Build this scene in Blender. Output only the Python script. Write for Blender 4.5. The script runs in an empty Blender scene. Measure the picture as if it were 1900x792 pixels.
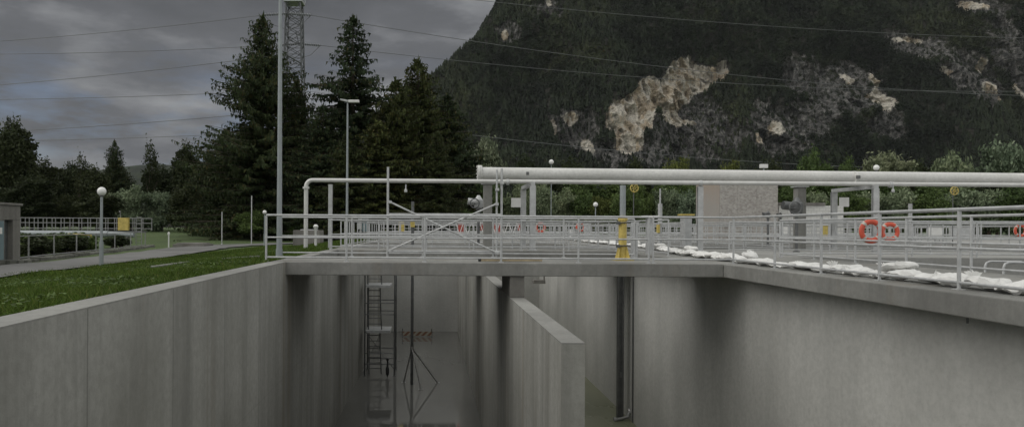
import bpy, math, random
import numpy as np
from mathutils import Vector, Matrix, noise

R = math.radians
random.seed(7)
rng = np.random.default_rng(11)
scene = bpy.context.scene
COL = scene.collection
EYE = 0.8
F = 1370.0
ROLL = 0.0055

# ------------------------------------------------------------------ helpers
def px(x, y, d):
    """world point seen at photo position (x, y) standing d metres away"""
    u = (x - 800.0) / F
    v = (y - 424.0) / F
    return Vector(((u + ROLL * v) * d, d, EYE - (v - ROLL * u) * d))

def tag(o, label=None, cat=None, group=None, kind=None):
    if label: o['label'] = label
    if cat: o['category'] = cat
    if group: o['group'] = group
    if kind: o['kind'] = kind
    return o

def empty(name, loc, label, cat, group=None):
    o = bpy.data.objects.new(name, None)
    COL.objects.link(o)
    o.location = loc
    o.empty_display_size = 0.3
    tag(o, label, cat, group)
    return o

def wloc(o):
    v = Vector((0, 0, 0))
    while o is not None:
        v = v + o.location
        o = o.parent
    return v

class MB:
    def __init__(s):
        s.v = []; s.f = []
    def add(s, vs, fs):
        n = len(s.v)
        s.v += [tuple(v) for v in vs]
        s.f += [tuple(n + i for i in f) for f in fs]
        return s
    def box(s, x0, x1, y0, y1, z0, z1):
        return s.add([(x0,y0,z0),(x1,y0,z0),(x1,y1,z0),(x0,y1,z0),(x0,y0,z1),(x1,y0,z1),(x1,y1,z1),(x0,y1,z1)],
              [(0,3,2,1),(4,5,6,7),(0,1,5,4),(1,2,6,5),(2,3,7,6),(3,0,4,7)])
    def bar(s, p, q, w, h, up=Vector((0,0,1))):
        p = Vector(p); q = Vector(q); d = (q-p).normalized()
        if abs(d.dot(up)) > .99: up = Vector((0,1,0))
        a = d.cross(up).normalized()*w/2; b = a.cross(d).normalized()*h/2
        vs = [p-a-b,p+a-b,p+a+b,p-a+b,q-a-b,q+a-b,q+a+b,q-a+b]
        return s.add(vs, [(0,3,2,1),(4,5,6,7),(0,1,5,4),(1,2,6,5),(2,3,7,6),(3,0,4,7)])
    def path(s, pts, r, n=8, cap=True):
        pts = [Vector(p) for p in pts]
        rs = r if isinstance(r, (list, tuple)) else [r]*len(pts)
        base = len(s.v); ref = None
        for i, p in enumerate(pts):
            if i == 0: d = pts[1]-p
            elif i == len(pts)-1: d = p-pts[i-1]
            else: d = (pts[i+1]-p).normalized() + (p-pts[i-1]).normalized()
            d.normalize()
            if ref is None:
                ref = Vector((0,0,1)) if abs(d.z) < .9 else Vector((1,0,0))
            a = d.cross(ref).normalized(); b = a.cross(d).normalized(); ref = b
            for k in range(n):
                t = 2*math.pi*k/n
                s.v.append(tuple(p + a*math.cos(t)*rs[i] + b*math.sin(t)*rs[i]))
        for i in range(len(pts)-1):
            for k in range(n):
                k2 = (k+1) % n
                s.f.append((base+i*n+k, base+i*n+k2, base+(i+1)*n+k2, base+(i+1)*n+k))
        if cap:
            s.f.append(tuple(base+k for k in reversed(range(n))))
            s.f.append(tuple(base+(len(pts)-1)*n+k for k in range(n)))
        return s
    def tube(s, p, q, r, n=8): return s.path([p, q], r, n)
    def lathe(s, c, prof, n=16):
        c = Vector(c); base = len(s.v)
        for (r, z) in prof:
            for k in range(n):
                t = 2*math.pi*k/n
                s.v.append((c.x+r*math.cos(t), c.y+r*math.sin(t), c.z+z))
        for i in range(len(prof)-1):
            for k in range(n):
                k2 = (k+1) % n
                s.f.append((base+i*n+k, base+i*n+k2, base+(i+1)*n+k2, base+(i+1)*n+k))
        s.f.append(tuple(base+k for k in reversed(range(n))))
        s.f.append(tuple(base+(len(prof)-1)*n+k for k in range(n)))
        return s
    def ball(s, c, r, n=14, m=8):
        return s.lathe(c, [(max(.004, r*math.sin(math.pi*i/m)), -r*math.cos(math.pi*i/m)) for i in range(m+1)], n)
    def torus(s, c, Rr, r, axis='y', a0=0, a1=2*math.pi, n=32, m=10, grow=1.0):
        c = Vector(c); full = abs(a1-a0-2*math.pi) < 1e-4
        base = len(s.v); cnt = n if full else n+1
        for i in range(cnt):
            t = a0+(a1-a0)*i/n
            for k in range(m):
                u = 2*math.pi*k/m
                rr = Rr+r*math.cos(u); h = r*math.sin(u)*grow
                if axis == 'y': p = Vector((rr*math.cos(t), h, rr*math.sin(t)))
                else: p = Vector((rr*math.cos(t), rr*math.sin(t), h))
                s.v.append(tuple(c+p))
        for i in range(n if full else n):
            i2 = (i+1) % cnt if full else i+1
            for k in range(m):
                k2 = (k+1) % m
                s.f.append((base+i*m+k, base+i*m+k2, base+i2*m+k2, base+i2*m+k))
        return s
    def mesh(s, name, mat, off=Vector((0,0,0)), smooth=False):
        me = bpy.data.meshes.new(name)
        me.from_pydata([(v[0]-off.x, v[1]-off.y, v[2]-off.z) for v in s.v], [], s.f)
        me.materials.append(mat)
        if smooth:
            me.polygons.foreach_set('use_smooth', [True]*len(me.polygons))
            me.set_sharp_from_angle(angle=R(40))
        me.update()
        return me
    def build(s, name, mat, parent=None, smooth=False, bevel=0):
        if parent is not None:
            off = wloc(parent)
        else:
            a = np.array(s.v); off = Vector((float((a[:,0].min()+a[:,0].max())/2), float((a[:,1].min()+a[:,1].max())/2), float(a[:,2].min())))
        o = bpy.data.objects.new(name, s.mesh(name, mat, off, smooth))
        COL.objects.link(o)
        if parent is not None: o.parent = parent
        else: o.location = off
        if bevel:
            b = o.modifiers.new('bevel', 'BEVEL'); b.width = bevel; b.segments = 2; b.limit_method = 'ANGLE'
        return o

def fastmesh(name, V, k, mat, smooth=False):
    """V: (n*k,3) vertices, every k consecutive ones form a face"""
    V = np.asarray(V, dtype=np.float32).reshape(-1, 3)
    n = len(V)//k
    me = bpy.data.meshes.new(name)
    me.vertices.add(n*k); me.vertices.foreach_set('co', V.ravel())
    me.loops.add(n*k); me.loops.foreach_set('vertex_index', np.arange(n*k, dtype=np.int32))
    me.polygons.add(n)
    me.polygons.foreach_set('loop_start', np.arange(0, n*k, k, dtype=np.int32))
    me.polygons.foreach_set('loop_total', np.full(n, k, dtype=np.int32))
    me.materials.append(mat)
    me.update(calc_edges=True)
    return me

def link(name, me, parent=None, loc=(0,0,0)):
    o = bpy.data.objects.new(name, me); COL.objects.link(o)
    o.location = loc
    if parent is not None: o.parent = parent
    return o

def copy_tree(root, loc, rz=0, scale=None, **kw):
    r = root.copy(); COL.objects.link(r); r.location = loc; r.rotation_euler = (0,0,rz)
    if scale is not None: r.scale = scale
    tag(r, **kw)
    for ch in list(root.children):
        c = ch.copy(); COL.objects.link(c); c.parent = r
        for g in list(ch.children):
            d = g.copy(); COL.objects.link(d); d.parent = c
    return r

# ------------------------------------------------------------------ materials
def newmat(name):
    m = bpy.data.materials.new(name); m.use_nodes = True
    nt = m.node_tree
    for n in list(nt.nodes): nt.nodes.remove(n)
    out = nt.nodes.new('ShaderNodeOutputMaterial'); b = nt.nodes.new('ShaderNodeBsdfPrincipled')
    nt.links.new(b.outputs[0], out.inputs[0])
    return m, nt, b

class NT:
    def __init__(s, nt): s.nt = nt
    def n(s, t, **kw):
        o = s.nt.nodes.new(t)
        for k, v in kw.items(): setattr(o, k, v)
        return o
    def l(s, a, b): s.nt.links.new(a, b)
    def math(s, op, a, b=None, clamp=False):
        o = s.n('ShaderNodeMath', operation=op, use_clamp=clamp)
        for i, v in enumerate((a, b)):
            if v is None: continue
            if isinstance(v, (int, float)): o.inputs[i].default_value = v
            else: s.l(v, o.inputs[i])
        return o.outputs[0]
    def ramp(s, fac, stops):
        o = s.n('ShaderNodeValToRGB')
        e = o.color_ramp.elements
        while len(e) > 1: e.remove(e[-1])
        e[0].position = stops[0][0]; e[0].color = tuple(stops[0][1])+(1,)
        for p, c in stops[1:]:
            q = e.new(p); q.color = tuple(c)+(1,)
        s.l(fac, o.inputs[0]); return o.outputs[0]
    def mix(s, fac, a, b, blend='MIX'):
        o = s.n('ShaderNodeMix', data_type='RGBA', blend_type=blend)
        for i, v in ((0, fac), (6, a), (7, b)):
            if isinstance(v, (int, float)): o.inputs[i].default_value = v
            elif isinstance(v, tuple): o.inputs[i].default_value = v+(1,)
            else: s.l(v, o.inputs[i])
        return o.outputs[2]
    def pos(s): return s.n('ShaderNodeNewGeometry').outputs['Position']
    def mapv(s, v, sc, loc=(0,0,0)):
        o = s.n('ShaderNodeMapping'); o.inputs['Scale'].default_value = sc; o.inputs['Location'].default_value = loc
        s.l(v, o.inputs['Vector']); return o.outputs[0]
    def noise(s, v, scale, detail=4, rough=.55):
        o = s.n('ShaderNodeTexNoise'); o.inputs['Scale'].default_value = scale
        o.inputs['Detail'].default_value = detail; o.inputs['Roughness'].default_value = rough
        if v is not None: s.l(v, o.inputs['Vector'])
        return o.outputs['Fac']
    def bump(s, h, strength, dist, bsdf):
        o = s.n('ShaderNodeBump'); o.inputs['Strength'].default_value = strength; o.inputs['Distance'].default_value = dist
        s.l(h, o.inputs['Height']); s.l(o.outputs[0], bsdf.inputs['Normal'])

def plain(name, c, rough=.5, metal=0, var=.12, scale=6):
    m, nt, b = newmat(name); t = NT(nt)
    co = t.n('ShaderNodeTexCoord').outputs['Object']
    f = t.noise(co, scale, 5, .65)
    col = t.ramp(f, [(.3, [x*(1-var*1.6) for x in c]), (.7, [min(1, x*(1+var)) for x in c])])
    t.l(col, b.inputs['Base Color'])
    b.inputs['Roughness'].default_value = rough; b.inputs['Metallic'].default_value = metal
    return m

def concrete(name, dark, light, warm=.5, streak=.8, joints=False, rough=.85, wet=0.0):
    m, nt, b = newmat(name); t = NT(nt)
    p = t.pos()
    big = t.noise(t.mapv(p, (.35,.35,.35)), 1.0, 5, .6)
    c = t.ramp(big, [(.32, dark), (.68, light)])
    # water run marks
    st = t.noise(t.mapv(p, (.8,.8,.045)), 1.0, 8, .72)
    c = t.mix(t.math('MULTIPLY', t.ramp(st, [(.36,(1,1,1)),(.56,(0,0,0))]), streak), c, tuple(x*.55 for x in dark))
    st2 = t.noise(t.mapv(p, (.6,.6,.05), (7,3,0)), 1.0, 7, .68)
    c = t.mix(t.math('MULTIPLY', t.ramp(st2, [(.5,(0,0,0)),(.72,(1,1,1))]), .5*streak), c, tuple(min(1, x*1.3) for x in light))
    st3 = t.noise(t.mapv(p, (1.3,1.3,.04), (31,5,2)), 1.0, 3, .5)
    c = t.mix(t.math('MULTIPLY', t.ramp(st3, [(.58,(0,0,0)),(.7,(1,1,1))]), .7*warm*streak), c, (.16,.12,.075))
    fine = t.noise(p, 9, 6, .7)
    c = t.mix(t.ramp(fine, [(.35,(.30,.30,.30)),(.6,(0,0,0))]), c, tuple(x*.6 for x in dark))
    if joints:
        sx = t.n('ShaderNodeSeparateXYZ'); t.l(p, sx.inputs[0])
        k = t.math('FRACT', t.math('DIVIDE', sx.outputs['Y'], 2.45))
        ln = t.math('LESS_THAN', k, .010)
        c = t.mix(t.math('MULTIPLY', ln, .55), c, tuple(x*.4 for x in dark))
        k2 = t.math('FRACT', t.math('DIVIDE', sx.outputs['Z'], 2.7))
        c = t.mix(t.math('MULTIPLY', t.math('LESS_THAN', k2, .006), .25), c, tuple(x*.5 for x in dark))
    t.l(c, b.inputs['Base Color'])
    b.inputs['Roughness'].default_value = rough
    t.bump(fine, .35, .02, b)
    return m

M = {}
M['wall'] = concrete('tank_concrete', (.25,.25,.225), (.38,.38,.355), warm=1.0, streak=.6, joints=True)
M['wall_right'] = concrete('smooth_concrete', (.40,.40,.38), (.53,.53,.505), warm=.3, streak=.22)
M['beam'] = concrete('beam_concrete', (.19,.19,.178), (.30,.30,.28), warm=.9, streak=.5)
M['deck'] = concrete('deck_concrete', (.24,.24,.225), (.36,.36,.345), warm=.2, streak=.0)
M['coping'] = concrete('coping_concrete', (.19,.19,.178), (.31,.31,.29), warm=.2, streak=.0)
M['old'] = concrete('old_concrete', (.16,.155,.14), (.26,.25,.23), warm=.6, streak=.6)
M['path'] = concrete('path_asphalt', (.11,.11,.105), (.19,.19,.185), warm=.2, streak=.0)
M['kerb'] = concrete('kerb_stone', (.10,.10,.085), (.2,.2,.18), warm=.2, streak=.0)
M['galv'] = plain('galvanised_steel', (.50,.51,.51), .5, .35, .14, 4)
M['dimgalv'] = plain('dimmed_galvanised_steel', (.28,.285,.28), .6, .25, .15, 3)  # galvanised steel with shade put into its colour, mainly for the left rails
M['steel'] = plain('stainless_steel', (.42,.42,.41), .35, .7, .18, 3)
M['darksteel'] = plain('dark_steel', (.16,.165,.165), .5, .6, .2, 3)
M['pipe'] = concrete('pale_pipe_cladding', (.60,.60,.575), (.74,.74,.715), warm=.15, streak=.16, rough=.5)
M['pipe2'] = plain('galvanised_pipe', (.62,.62,.60), .45, .2, .08, 2)
M['mast'] = plain('mast_grey_paint', (.30,.33,.34), .5, .2, .08, 2)
M['yellow'] = plain('yellow_paint', (.56,.44,.12), .5, 0, .2, 5)
M['red'] = plain('lifebuoy_red', (.62,.10,.055), .5, 0, .1, 4)
M['band'] = plain('lifebuoy_band', (.5,.47,.42), .5, 0, .1, 4)
M['bag'] = plain('sandbag_weave', (.74,.74,.72), .8, 0, .08, 5)
M['wood'] = plain('plank_wood', (.42,.34,.22), .8, 0, .2, 4)
M['black'] = plain('black_rubber', (.03,.03,.03), .6, 0, .2, 4)
M['white'] = plain('white_paint', (.75,.75,.73), .5, 0, .06, 3)
M['lampglass'] = plain('opal_lamp_glass', (.82,.82,.80), .25, 0, .02, 3)
M['bark'] = plain('bark', (.10,.08,.06), .9, 0, .3, 4)
M['dimred'] = plain('faded_red_paint', (.45,.09,.07), .6, 0, .15, 4)
M['blue'] = plain('pale_blue_door', (.17,.23,.25), .5, 0, .08, 4)
M['insul'] = plain('insulator_glass', (.20,.21,.22), .3, 0, .1, 4)
M['wire'] = plain('cable_aluminium', (.16,.165,.17), .5, .3, .05, 1)
M['pylon'] = plain('pylon_steel', (.13,.135,.14), .6, .4, .1, 1)

def foliage(name, c, var=.45, alt=None, transl=.25):
    m, nt, b = newmat(name); t = NT(nt)
    g = t.n('ShaderNodeNewGeometry')
    r = g.outputs['Random Per Island']
    a = [x*(1-var) for x in c]; d = [x*(1+var) for x in c]
    if alt is None: alt = d
    if name == 'forest_needles': r = t.ramp(t.noise(t.pos(), .13, 3, .8), [(.3,(0,0,0)),(.7,(1,1,1))])
    c1 = t.ramp(r, [(0, a), (.55, c), (.85, d), (1, alt)])
    oi = t.n('ShaderNodeObjectInfo').outputs['Random']
    big = t.noise(t.pos(), .45 if name != 'forest_needles' else .012, 3, .6)
    c2 = t.mix(1.0, c1, t.ramp(big, [(.3,(.65,.68,.62)),(.7,(1.25,1.2,1.1))]), 'MULTIPLY')
    if name == 'forest_needles':
        g1 = t.noise(t.mapv(t.pos(),(1,1,.7)), .0065, 5, .65); g2 = t.noise(t.pos(), .035, 4, .7)
        c2 = t.mix(1.0, c2, t.ramp(g1, [(.36,(.45,.50,.50)),(.5,(.95,1,1)),(.64,(1.6,1.4,1.25))]), 'MULTIPLY')
        c2 = t.mix(1.0, c2, t.ramp(g2, [(.36,(.5,.55,.5)),(.64,(1.6,1.55,1.4))]), 'MULTIPLY')
    c2 = t.mix(1.0, c2, t.ramp(oi, [(0,(.8,.85,.85)),(1,(1.15,1.1,.95))]), 'MULTIPLY')
    t.l(c2, b.inputs['Base Color'])
    b.inputs['Roughness'].default_value = .6
    b.inputs['Specular IOR Level'].default_value = .12
    tr = t.n('ShaderNodeBsdfTranslucent'); t.l(c2, tr.inputs[0])
    mx = t.n('ShaderNodeMixShader'); mx.inputs[0].default_value = transl
    out = [n for n in nt.nodes if n.type == 'OUTPUT_MATERIAL'][0]
    t.l(b.outputs[0], mx.inputs[1]); t.l(tr.outputs[0], mx.inputs[2]); t.l(mx.outputs[0], out.inputs[0])
    return m
M['spruce'] = foliage('spruce_needles', (.046,.066,.034), .45, (.10,.085,.04), .15)
M['fir'] = foliage('yellowish_needles', (.055,.070,.028), .45, (.10,.085,.035), .15)
M['darkleaf'] = foliage('dark_leaves', (.045,.058,.032), .4)
M['leaf'] = foliage('green_leaves', (.095,.14,.055), .4)
M['willow'] = foliage('silver_willow_leaves', (.19,.24,.17), .4, (.34,.38,.29))
M['pale'] = foliage('pale_silver_leaves', (.22,.25,.18), .4, (.40,.42,.34))
M['yleaf'] = foliage('yellow_green_leaves', (.13,.15,.05), .35)
M['grassblade'] = foliage('grass_blades', (.075,.125,.028), .4, (.16,.17,.06), .3)
M['forest'] = foliage('forest_needles', (.017,.025,.017), .3, (.045,.036,.026), .0)

def ground_mat():
    m, nt, b = newmat('meadow_ground'); t = NT(nt); p = t.pos()
    a = t.noise(p, .5, 6, .65); f = t.noise(p, 7, 6, .7)
    c = t.ramp(a, [(.3,(.045,.075,.02)),(.55,(.075,.125,.03)),(.75,(.11,.13,.05))])
    c = t.mix(t.ramp(f, [(.35,(.7,.7,.7)),(.62,(0,0,0))]), c, (.035,.045,.018))
    t.l(c, b.inputs['Base Color']); b.inputs['Roughness'].default_value = .95
    t.bump(f, .6, .08, b)
    return m
M['ground'] = ground_mat()

def wetfloor(name, c0, c1, rough, coat):
    m, nt, b = newmat(name); t = NT(nt); p = t.pos()
    a = t.noise(t.mapv(p, (.25,.12,1)), 1, 5, .6)
    c = t.ramp(a, [(.35,c0),(.65,c1)])
    t.l(c, b.inputs['Base Color']); b.inputs['Roughness'].default_value = .6
    b.inputs['Coat Weight'].default_value = coat
    b.inputs['Coat IOR'].default_value = 1.5
    rr = t.ramp(t.noise(t.mapv(p,(.5,.2,1),(4,9,0)), 1, 4, .6), [(.4,(rough,)*3),(.7,(rough*3+.02,)*3)])
    t.l(rr, b.inputs['Coat Roughness'])
    w = t.n('ShaderNodeBump'); w.inputs['Strength'].default_value = .03; w.inputs['Distance'].default_value = .02
    t.l(t.noise(t.mapv(p,(1,.5,1)), 2.5, 2, .5), w.inputs['Height']); t.l(w.outputs[0], b.inputs['Coat Normal'])
    return m
M['wet'] = wetfloor('wet_tank_floor', (.08,.08,.07), (.13,.13,.118), .01, 1.0)
M['algae'] = wetfloor('green_wet_floor', (.15,.16,.095), (.21,.215,.14), .12, .5)
M['water'] = wetfloor('basin_water', (.05,.055,.05), (.08,.085,.075), .02, 1.0)

def osb():
    m, nt, b = newmat('strand_board'); t = NT(nt)
    co = t.n('ShaderNodeTexCoord').outputs['Object']
    v = t.n('ShaderNodeTexVoronoi'); v.inputs['Scale'].default_value = 6.5; t.l(t.mapv(co,(1,1,1.7)), v.inputs['Vector'])
    sx = t.n('ShaderNodeSeparateColor'); t.l(v.outputs['Color'], sx.inputs[0])
    c = t.ramp(sx.outputs[0], [(0,(.30,.28,.258)),(.5,(.39,.37,.345)),(1,(.47,.45,.42))])
    t.l(c, b.inputs['Base Color']); b.inputs['Roughness'].default_value = .8
    return m
M['osb'] = osb()
def plaster():
    m, nt, b = newmat('rusty_plaster'); t = NT(nt); p = t.pos()
    s_ = t.n('ShaderNodeSeparateXYZ'); t.l(p, s_.inputs[0])
    a = t.noise(t.mapv(p,(1.2,1.2,.5)), 1, 5, .7)
    f = t.math('ADD', t.math('MULTIPLY', s_.outputs['Z'], .22), t.math('SUBTRACT', a, .95))
    c = t.ramp(f, [(.1,(.34,.32,.295)),(.7,(.36,.30,.25))])
    t.l(c, b.inputs['Base Color']); b.inputs['Roughness'].default_value = .85
    return m
M['plaster'] = plaster()
def blocks():
    m, nt, b = newmat('white_block_wall'); t = NT(nt)
    co = t.n('ShaderNodeTexCoord').outputs['Object']
    br = t.n('ShaderNodeTexBrick'); br.inputs['Scale'].default_value = 1.0
    br.inputs['Color1'].default_value = (.70,.70,.67,1); br.inputs['Color2'].default_value = (.64,.64,.61,1); br.inputs['Mortar'].default_value = (.42,.42,.40,1)
    br.inputs['Mortar Size'].default_value = .012; br.inputs['Brick Width'].default_value = .5; br.inputs['Row Height'].default_value = .25
    rot = t.n('ShaderNodeMapping'); rot.inputs['Rotation'].default_value = (R(90),0,0); t.l(co, rot.inputs['Vector']); t.l(rot.outputs[0], br.inputs['Vector'])
    t.l(br.outputs['Color'], b.inputs['Base Color']); b.inputs['Roughness'].default_value = .85
    return m
M['blocks'] = blocks()
def stripes():
    m, nt, b = newmat('red_white_barrier'); t = NT(nt)
    co = t.n('ShaderNodeTexCoord').outputs['Object']
    s_ = t.n('ShaderNodeSeparateXYZ'); t.l(co, s_.inputs[0])
    k = t.math('FRACT', t.math('MULTIPLY', t.math('SUBTRACT', s_.outputs['X'], s_.outputs['Z']), 2.6))
    c = t.mix(t.math('LESS_THAN', k, .5), (.36,.34,.28), (.20,.10,.06))
    t.l(c, b.inputs['Base Color']); b.inputs['Roughness'].default_value = .5
    return m
M['stripes'] = stripes()

# ------------------------------------------------------------------ camera
cam = bpy.data.cameras.new('camera'); co = bpy.data.objects.new('camera', cam); COL.objects.link(co)
cam.sensor_fit = 'HORIZONTAL'; cam.sensor_width = 36; cam.lens = 36*F/1900
cam.shift_x = (950-800)/1900; cam.shift_y = (424-396)/1900
cam.clip_start = .1; cam.clip_end = 6000
co.matrix_world = Matrix.Translation((0,0,EYE)) @ Matrix.Rotation(R(90),4,'X') @ Matrix.Rotation(ROLL,4,'Z')
scene.camera = co

# ------------------------------------------------------------------ light and sky
SUN_EL, SUN_AZ = R(44), R(262)      # azimuth clockwise from +Y: behind the camera, on its left
sd = Vector((math.sin(SUN_AZ)*math.cos(SUN_EL), math.cos(SUN_AZ)*math.cos(SUN_EL), math.sin(SUN_EL)))
sl = bpy.data.lights.new('sun', 'SUN'); so = bpy.data.objects.new('sun', sl); COL.objects.link(so)
sl.energy = 1.5; sl.angle = R(65); sl.color = (1,.96,.90)
so.rotation_euler = (-sd).to_track_quat('-Z', 'Y').to_euler(); so.location = sd*60
w = bpy.data.worlds.new('World'); scene.world = w; w.use_nodes = True
nt = w.node_tree
for n in list(nt.nodes): nt.nodes.remove(n)
t = NT(nt)
out = t.n('ShaderNodeOutputWorld'); bg = t.n('ShaderNodeBackground'); t.l(bg.outputs[0], out.inputs[0])
bg.inputs['Strength'].default_value = .1
sky = t.n('ShaderNodeTexSky'); sky.sky_type = 'NISHITA'; sky.sun_disc = False
sky.sun_elevation = SUN_EL; sky.sun_rotation = SUN_AZ
gen = t.n('ShaderNodeTexCoord').outputs['Generated']
sx = t.n('ShaderNodeSeparateXYZ'); t.l(gen, sx.inputs[0])
n1 = t.noise(t.mapv(gen, (1.6,1.6,5.0), (.3,.1,.2)), 1.6, 6, .55)
n2 = t.noise(t.mapv(gen, (2.5,2.5,9.0), (3.3,1.1,.7)), 1.8, 5, .6)
side = t.math('MULTIPLY_ADD', sx.outputs['X'], .55); nt.nodes[-1].inputs[2].default_value = .5
back = t.math('MULTIPLY_ADD', sx.outputs['Y'], -.35); nt.nodes[-1].inputs[2].default_value = .35
f = t.math('ADD', t.math('MULTIPLY', n1, .95), t.math('MULTIPLY', side, .45))
f = t.math('ADD', f, t.math('MAXIMUM', back, 0.0))
zen = t.math('MULTIPLY', t.math('MAXIMUM', t.math('SUBTRACT', sx.outputs['Z'], .33), 0.0), .9)
f = t.math('ADD', f, zen)
cloud = t.ramp(f, [(.46,(.85,.9,1.0)),(.64,(1.5,1.56,1.7)),(.76,(3.7,3.8,3.95)),(1.0,(9.5,9.5,9.3))])
low = t.math('SUBTRACT', 1.0, t.math('MULTIPLY', t.math('ABSOLUTE', t.math('SUBTRACT', sx.outputs['Z'], .12)), 9.0), True)
gap = t.math('MULTIPLY', t.ramp(n2, [(.48,(0,0,0)),(.62,(1,1,1))]), low)
skyd = t.mix(1.0, sky.outputs[0], (.62,.66,.80), 'MULTIPLY')
t.l(t.mix(t.math('MULTIPLY', gap, .75), cloud, skyd), bg.inputs['Color'])
scene.view_settings.view_transform = 'Standard'; scene.view_settings.look = 'None'
scene.view_settings.exposure = -0.33; scene.view_settings.gamma = 1
scene.render.engine = 'CYCLES'

# ------------------------------------------------------------------ ground
XL = -3.82
def sm(a): a = max(0, min(1, a)); return a*a*(3-2*a)
def tz(x, y):
    tt = sm((XL - x)/8.0)
    z = -.03 - .70*tt
    z += tt*1.15*sm((y-58)/60)
    if x < XL - .3: z += .05*noise.noise(Vector((x*.35, y*.35, 0)))*min(1, (XL-x)/2)
    return z
xs = sorted(set([-4000,-1500,-600,-300,-200,-150,-120,-100,-80,-65,-50,-45,-40]+[-40+i*.9 for i in range(0,41)]+[XL,70,100,200,500,1500,4000]))
ys = sorted(set([-3000,-800,-200,-60,-20,-6]+[-6+i*1.25 for i in range(1,95)]+[112.5,120,130,145,170,200,260,330,420,600,900,1500,4500]))
V = []; idx = {}; Fc = []
for j, y in enumerate(ys):
    for i, x in enumerate(xs):
        idx[(i,j)] = len(V); V.append((x, y, tz(x, y)))
for j in range(len(ys)-1):
    for i in range(len(xs)-1):
        cx = (xs[i]+xs[i+1])/2; cy = (ys[j]+ys[j+1])/2
        if cx > XL and cx < 70 and cy > -6 and cy < 93.9: continue
        Fc.append((idx[(i,j)], idx[(i+1,j)], idx[(i+1,j+1)], idx[(i,j+1)]))
mb = MB(); mb.v = V; mb.f = Fc
me = mb.mesh('ground', M['ground'], smooth=True)
tag(link('ground', me), kind='structure')

# the service path beside the tank and its kerb
cl = [(-14.2,4),(-14.3,14),(-14.5,22),(-14.8,30),(-15.3,38),(-16.2,46),(-17.3,54),(-17.0,61),(-14.0,66.5),(-9.5,69),(-5,70)]
wd = [1.9,1.9,1.95,2.0,2.2,2.4,2.6,2.4,2.0,1.6,1.4]
def resample(pts, step):
    o = []
    for a, b in zip(pts[:-1], pts[1:]):
        n = max(1, int(math.dist(a, b)/step))
        for k in range(n): o.append(tuple(a[i]+(b[i]-a[i])*k/n for i in range(len(a))))
    o.append(pts[-1]); return o
cc = resample([(a[0]+.45,a[1],b*.78) for a,b in zip(cl,wd)], .8)
mb = MB(); rows = []
for i, (x, y, wv) in enumerate(cc):
    a = cc[max(0,i-1)]; b = cc[min(len(cc)-1,i+1)]
    d = Vector((b[0]-a[0], b[1]-a[1], 0)).normalized(); nn = Vector((d.y,-d.x,0))
    row = []
    for k in range(6):
        q = Vector((x,y,0)) + nn*(wv*(1-2*k/5))
        row.append(len(mb.v)); mb.v.append((q.x, q.y, tz(q.x,q.y)+.075))
    rows.append(row)
for a, b in zip(rows[:-1], rows[1:]):
    for k in range(5): mb.f.append((a[k], a[k+1], b[k+1], b[k]))
tag(link('path', mb.mesh('path', M['path'], smooth=True)), kind='structure')

# ------------------------------------------------------------------ concrete tanks and decks
FL = -6.29
def slab(name, mat, label, cat, boxes, bevel=.015, **kw):
    mb = MB()
    for b in boxes: mb.box(*b)
    o = mb.build(name, mat, bevel=bevel); tag(o, label, cat, **kw); return o
mb = MB().box(-3.42,1.87,1.2,51,FL-.3,FL).build('tank_floor', M['wet']); tag(mb, kind='structure')
mb = MB().box(2.21,7.48,1.2,51,FL-.3,FL).build('tank_floor', M['algae']); tag(mb, kind='structure')
lw = slab('tank_wall', M['wall'], 'long streaked concrete tank wall running along the grass on the left', 'wall', [(-3.82,-3.42,-1,17.397,FL-.3,-.018),(-3.82,-3.42,17.4,26.997,FL-.3,-.313),(-3.82,-3.42,30.5,51,FL-.3,-.31),(-3.82,-3.42,27,30.497,FL-.3,-.31)], bevel=0)
o = MB().box(-3.82,-3.42,-1,17.397,-.018,0).build('coping', M['coping'], lw)
for a, b in ((21.103,26.997),(30.503,51)):
    MB().box(-3.82,-3.42,a,b,-.307,0).build('coping', M['coping'], lw)
dw = empty('dividing_wall', (2.04,10.55,FL), 'free-ended concrete wall between the two tank channels with a flat pale top', 'wall')
mb = MB()
for k, (a, b) in enumerate(((10.55,19.4),(19.403,30.4),(30.403,51))): mb.box(1.87,2.21,a,b,FL,-.838)
mb.build('wall', M['wall'], dw)
MB().box(1.87,2.21,10.55,50.99,-.838,-.82).build('wall_top', M['coping'], dw)
for a, b in ((17.46,19.4),(27.2,29.6)):
    MB().box(1.868,2.212,a,b,-.818,-.313).build('support_column', M['old'], dw, bevel=.01)
rw = slab('tank_wall', M['wall_right'], 'tall smooth pale concrete tank wall on the right below the walkway edge', 'wall', [(7.48,7.9,-1,27.2,FL-.3,-.312),(7.48,7.9,27.22,51,FL-.3,-.312)], bevel=.01)
bw = slab('tank_wall', M['wall_right'], 'far end wall closing the deep tank channels', 'wall', [(-3.42,7.48,51.0,51.4,FL-.3,-.002)], bevel=0)
nw = slab('tank_wall', M['wall_right'], 'near end wall of the deep tank under the viewpoint', 'wall', [(-3.41,7.47,.8,1.2,FL-.3,-.312)], bevel=0)
br = slab('footbridge', M['beam'], 'wide concrete slab bridge crossing the deep tank in the foreground', 'bridge', [(XL,6.897,17.4,21.1,-.31,0)], bevel=.018)
slab('footbridge', M['beam'], 'narrower concrete slab carrying the pipe posts behind the front bridge', 'bridge', [(XL,6.897,27,30.5,-.30,0)], bevel=.018)
slab('walkway', M['beam'], 'long concrete walkway slab with sandbags along the right tank edge', 'walkway', [(6.9,10.9,-1,51,-.31,0)], bevel=.018)
deck = []
deck += [(XL,10.9,-6,-1.003,-1,0)]
deck += [(10.903,34,40,41,-1.6,0)]
deck += [(10.903,34,22.5,30.5,-1.6,0),(10.903,34,51,54,-1.6,0),(34.003,69.9,-6,93.7,-1.6,0)]
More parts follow.
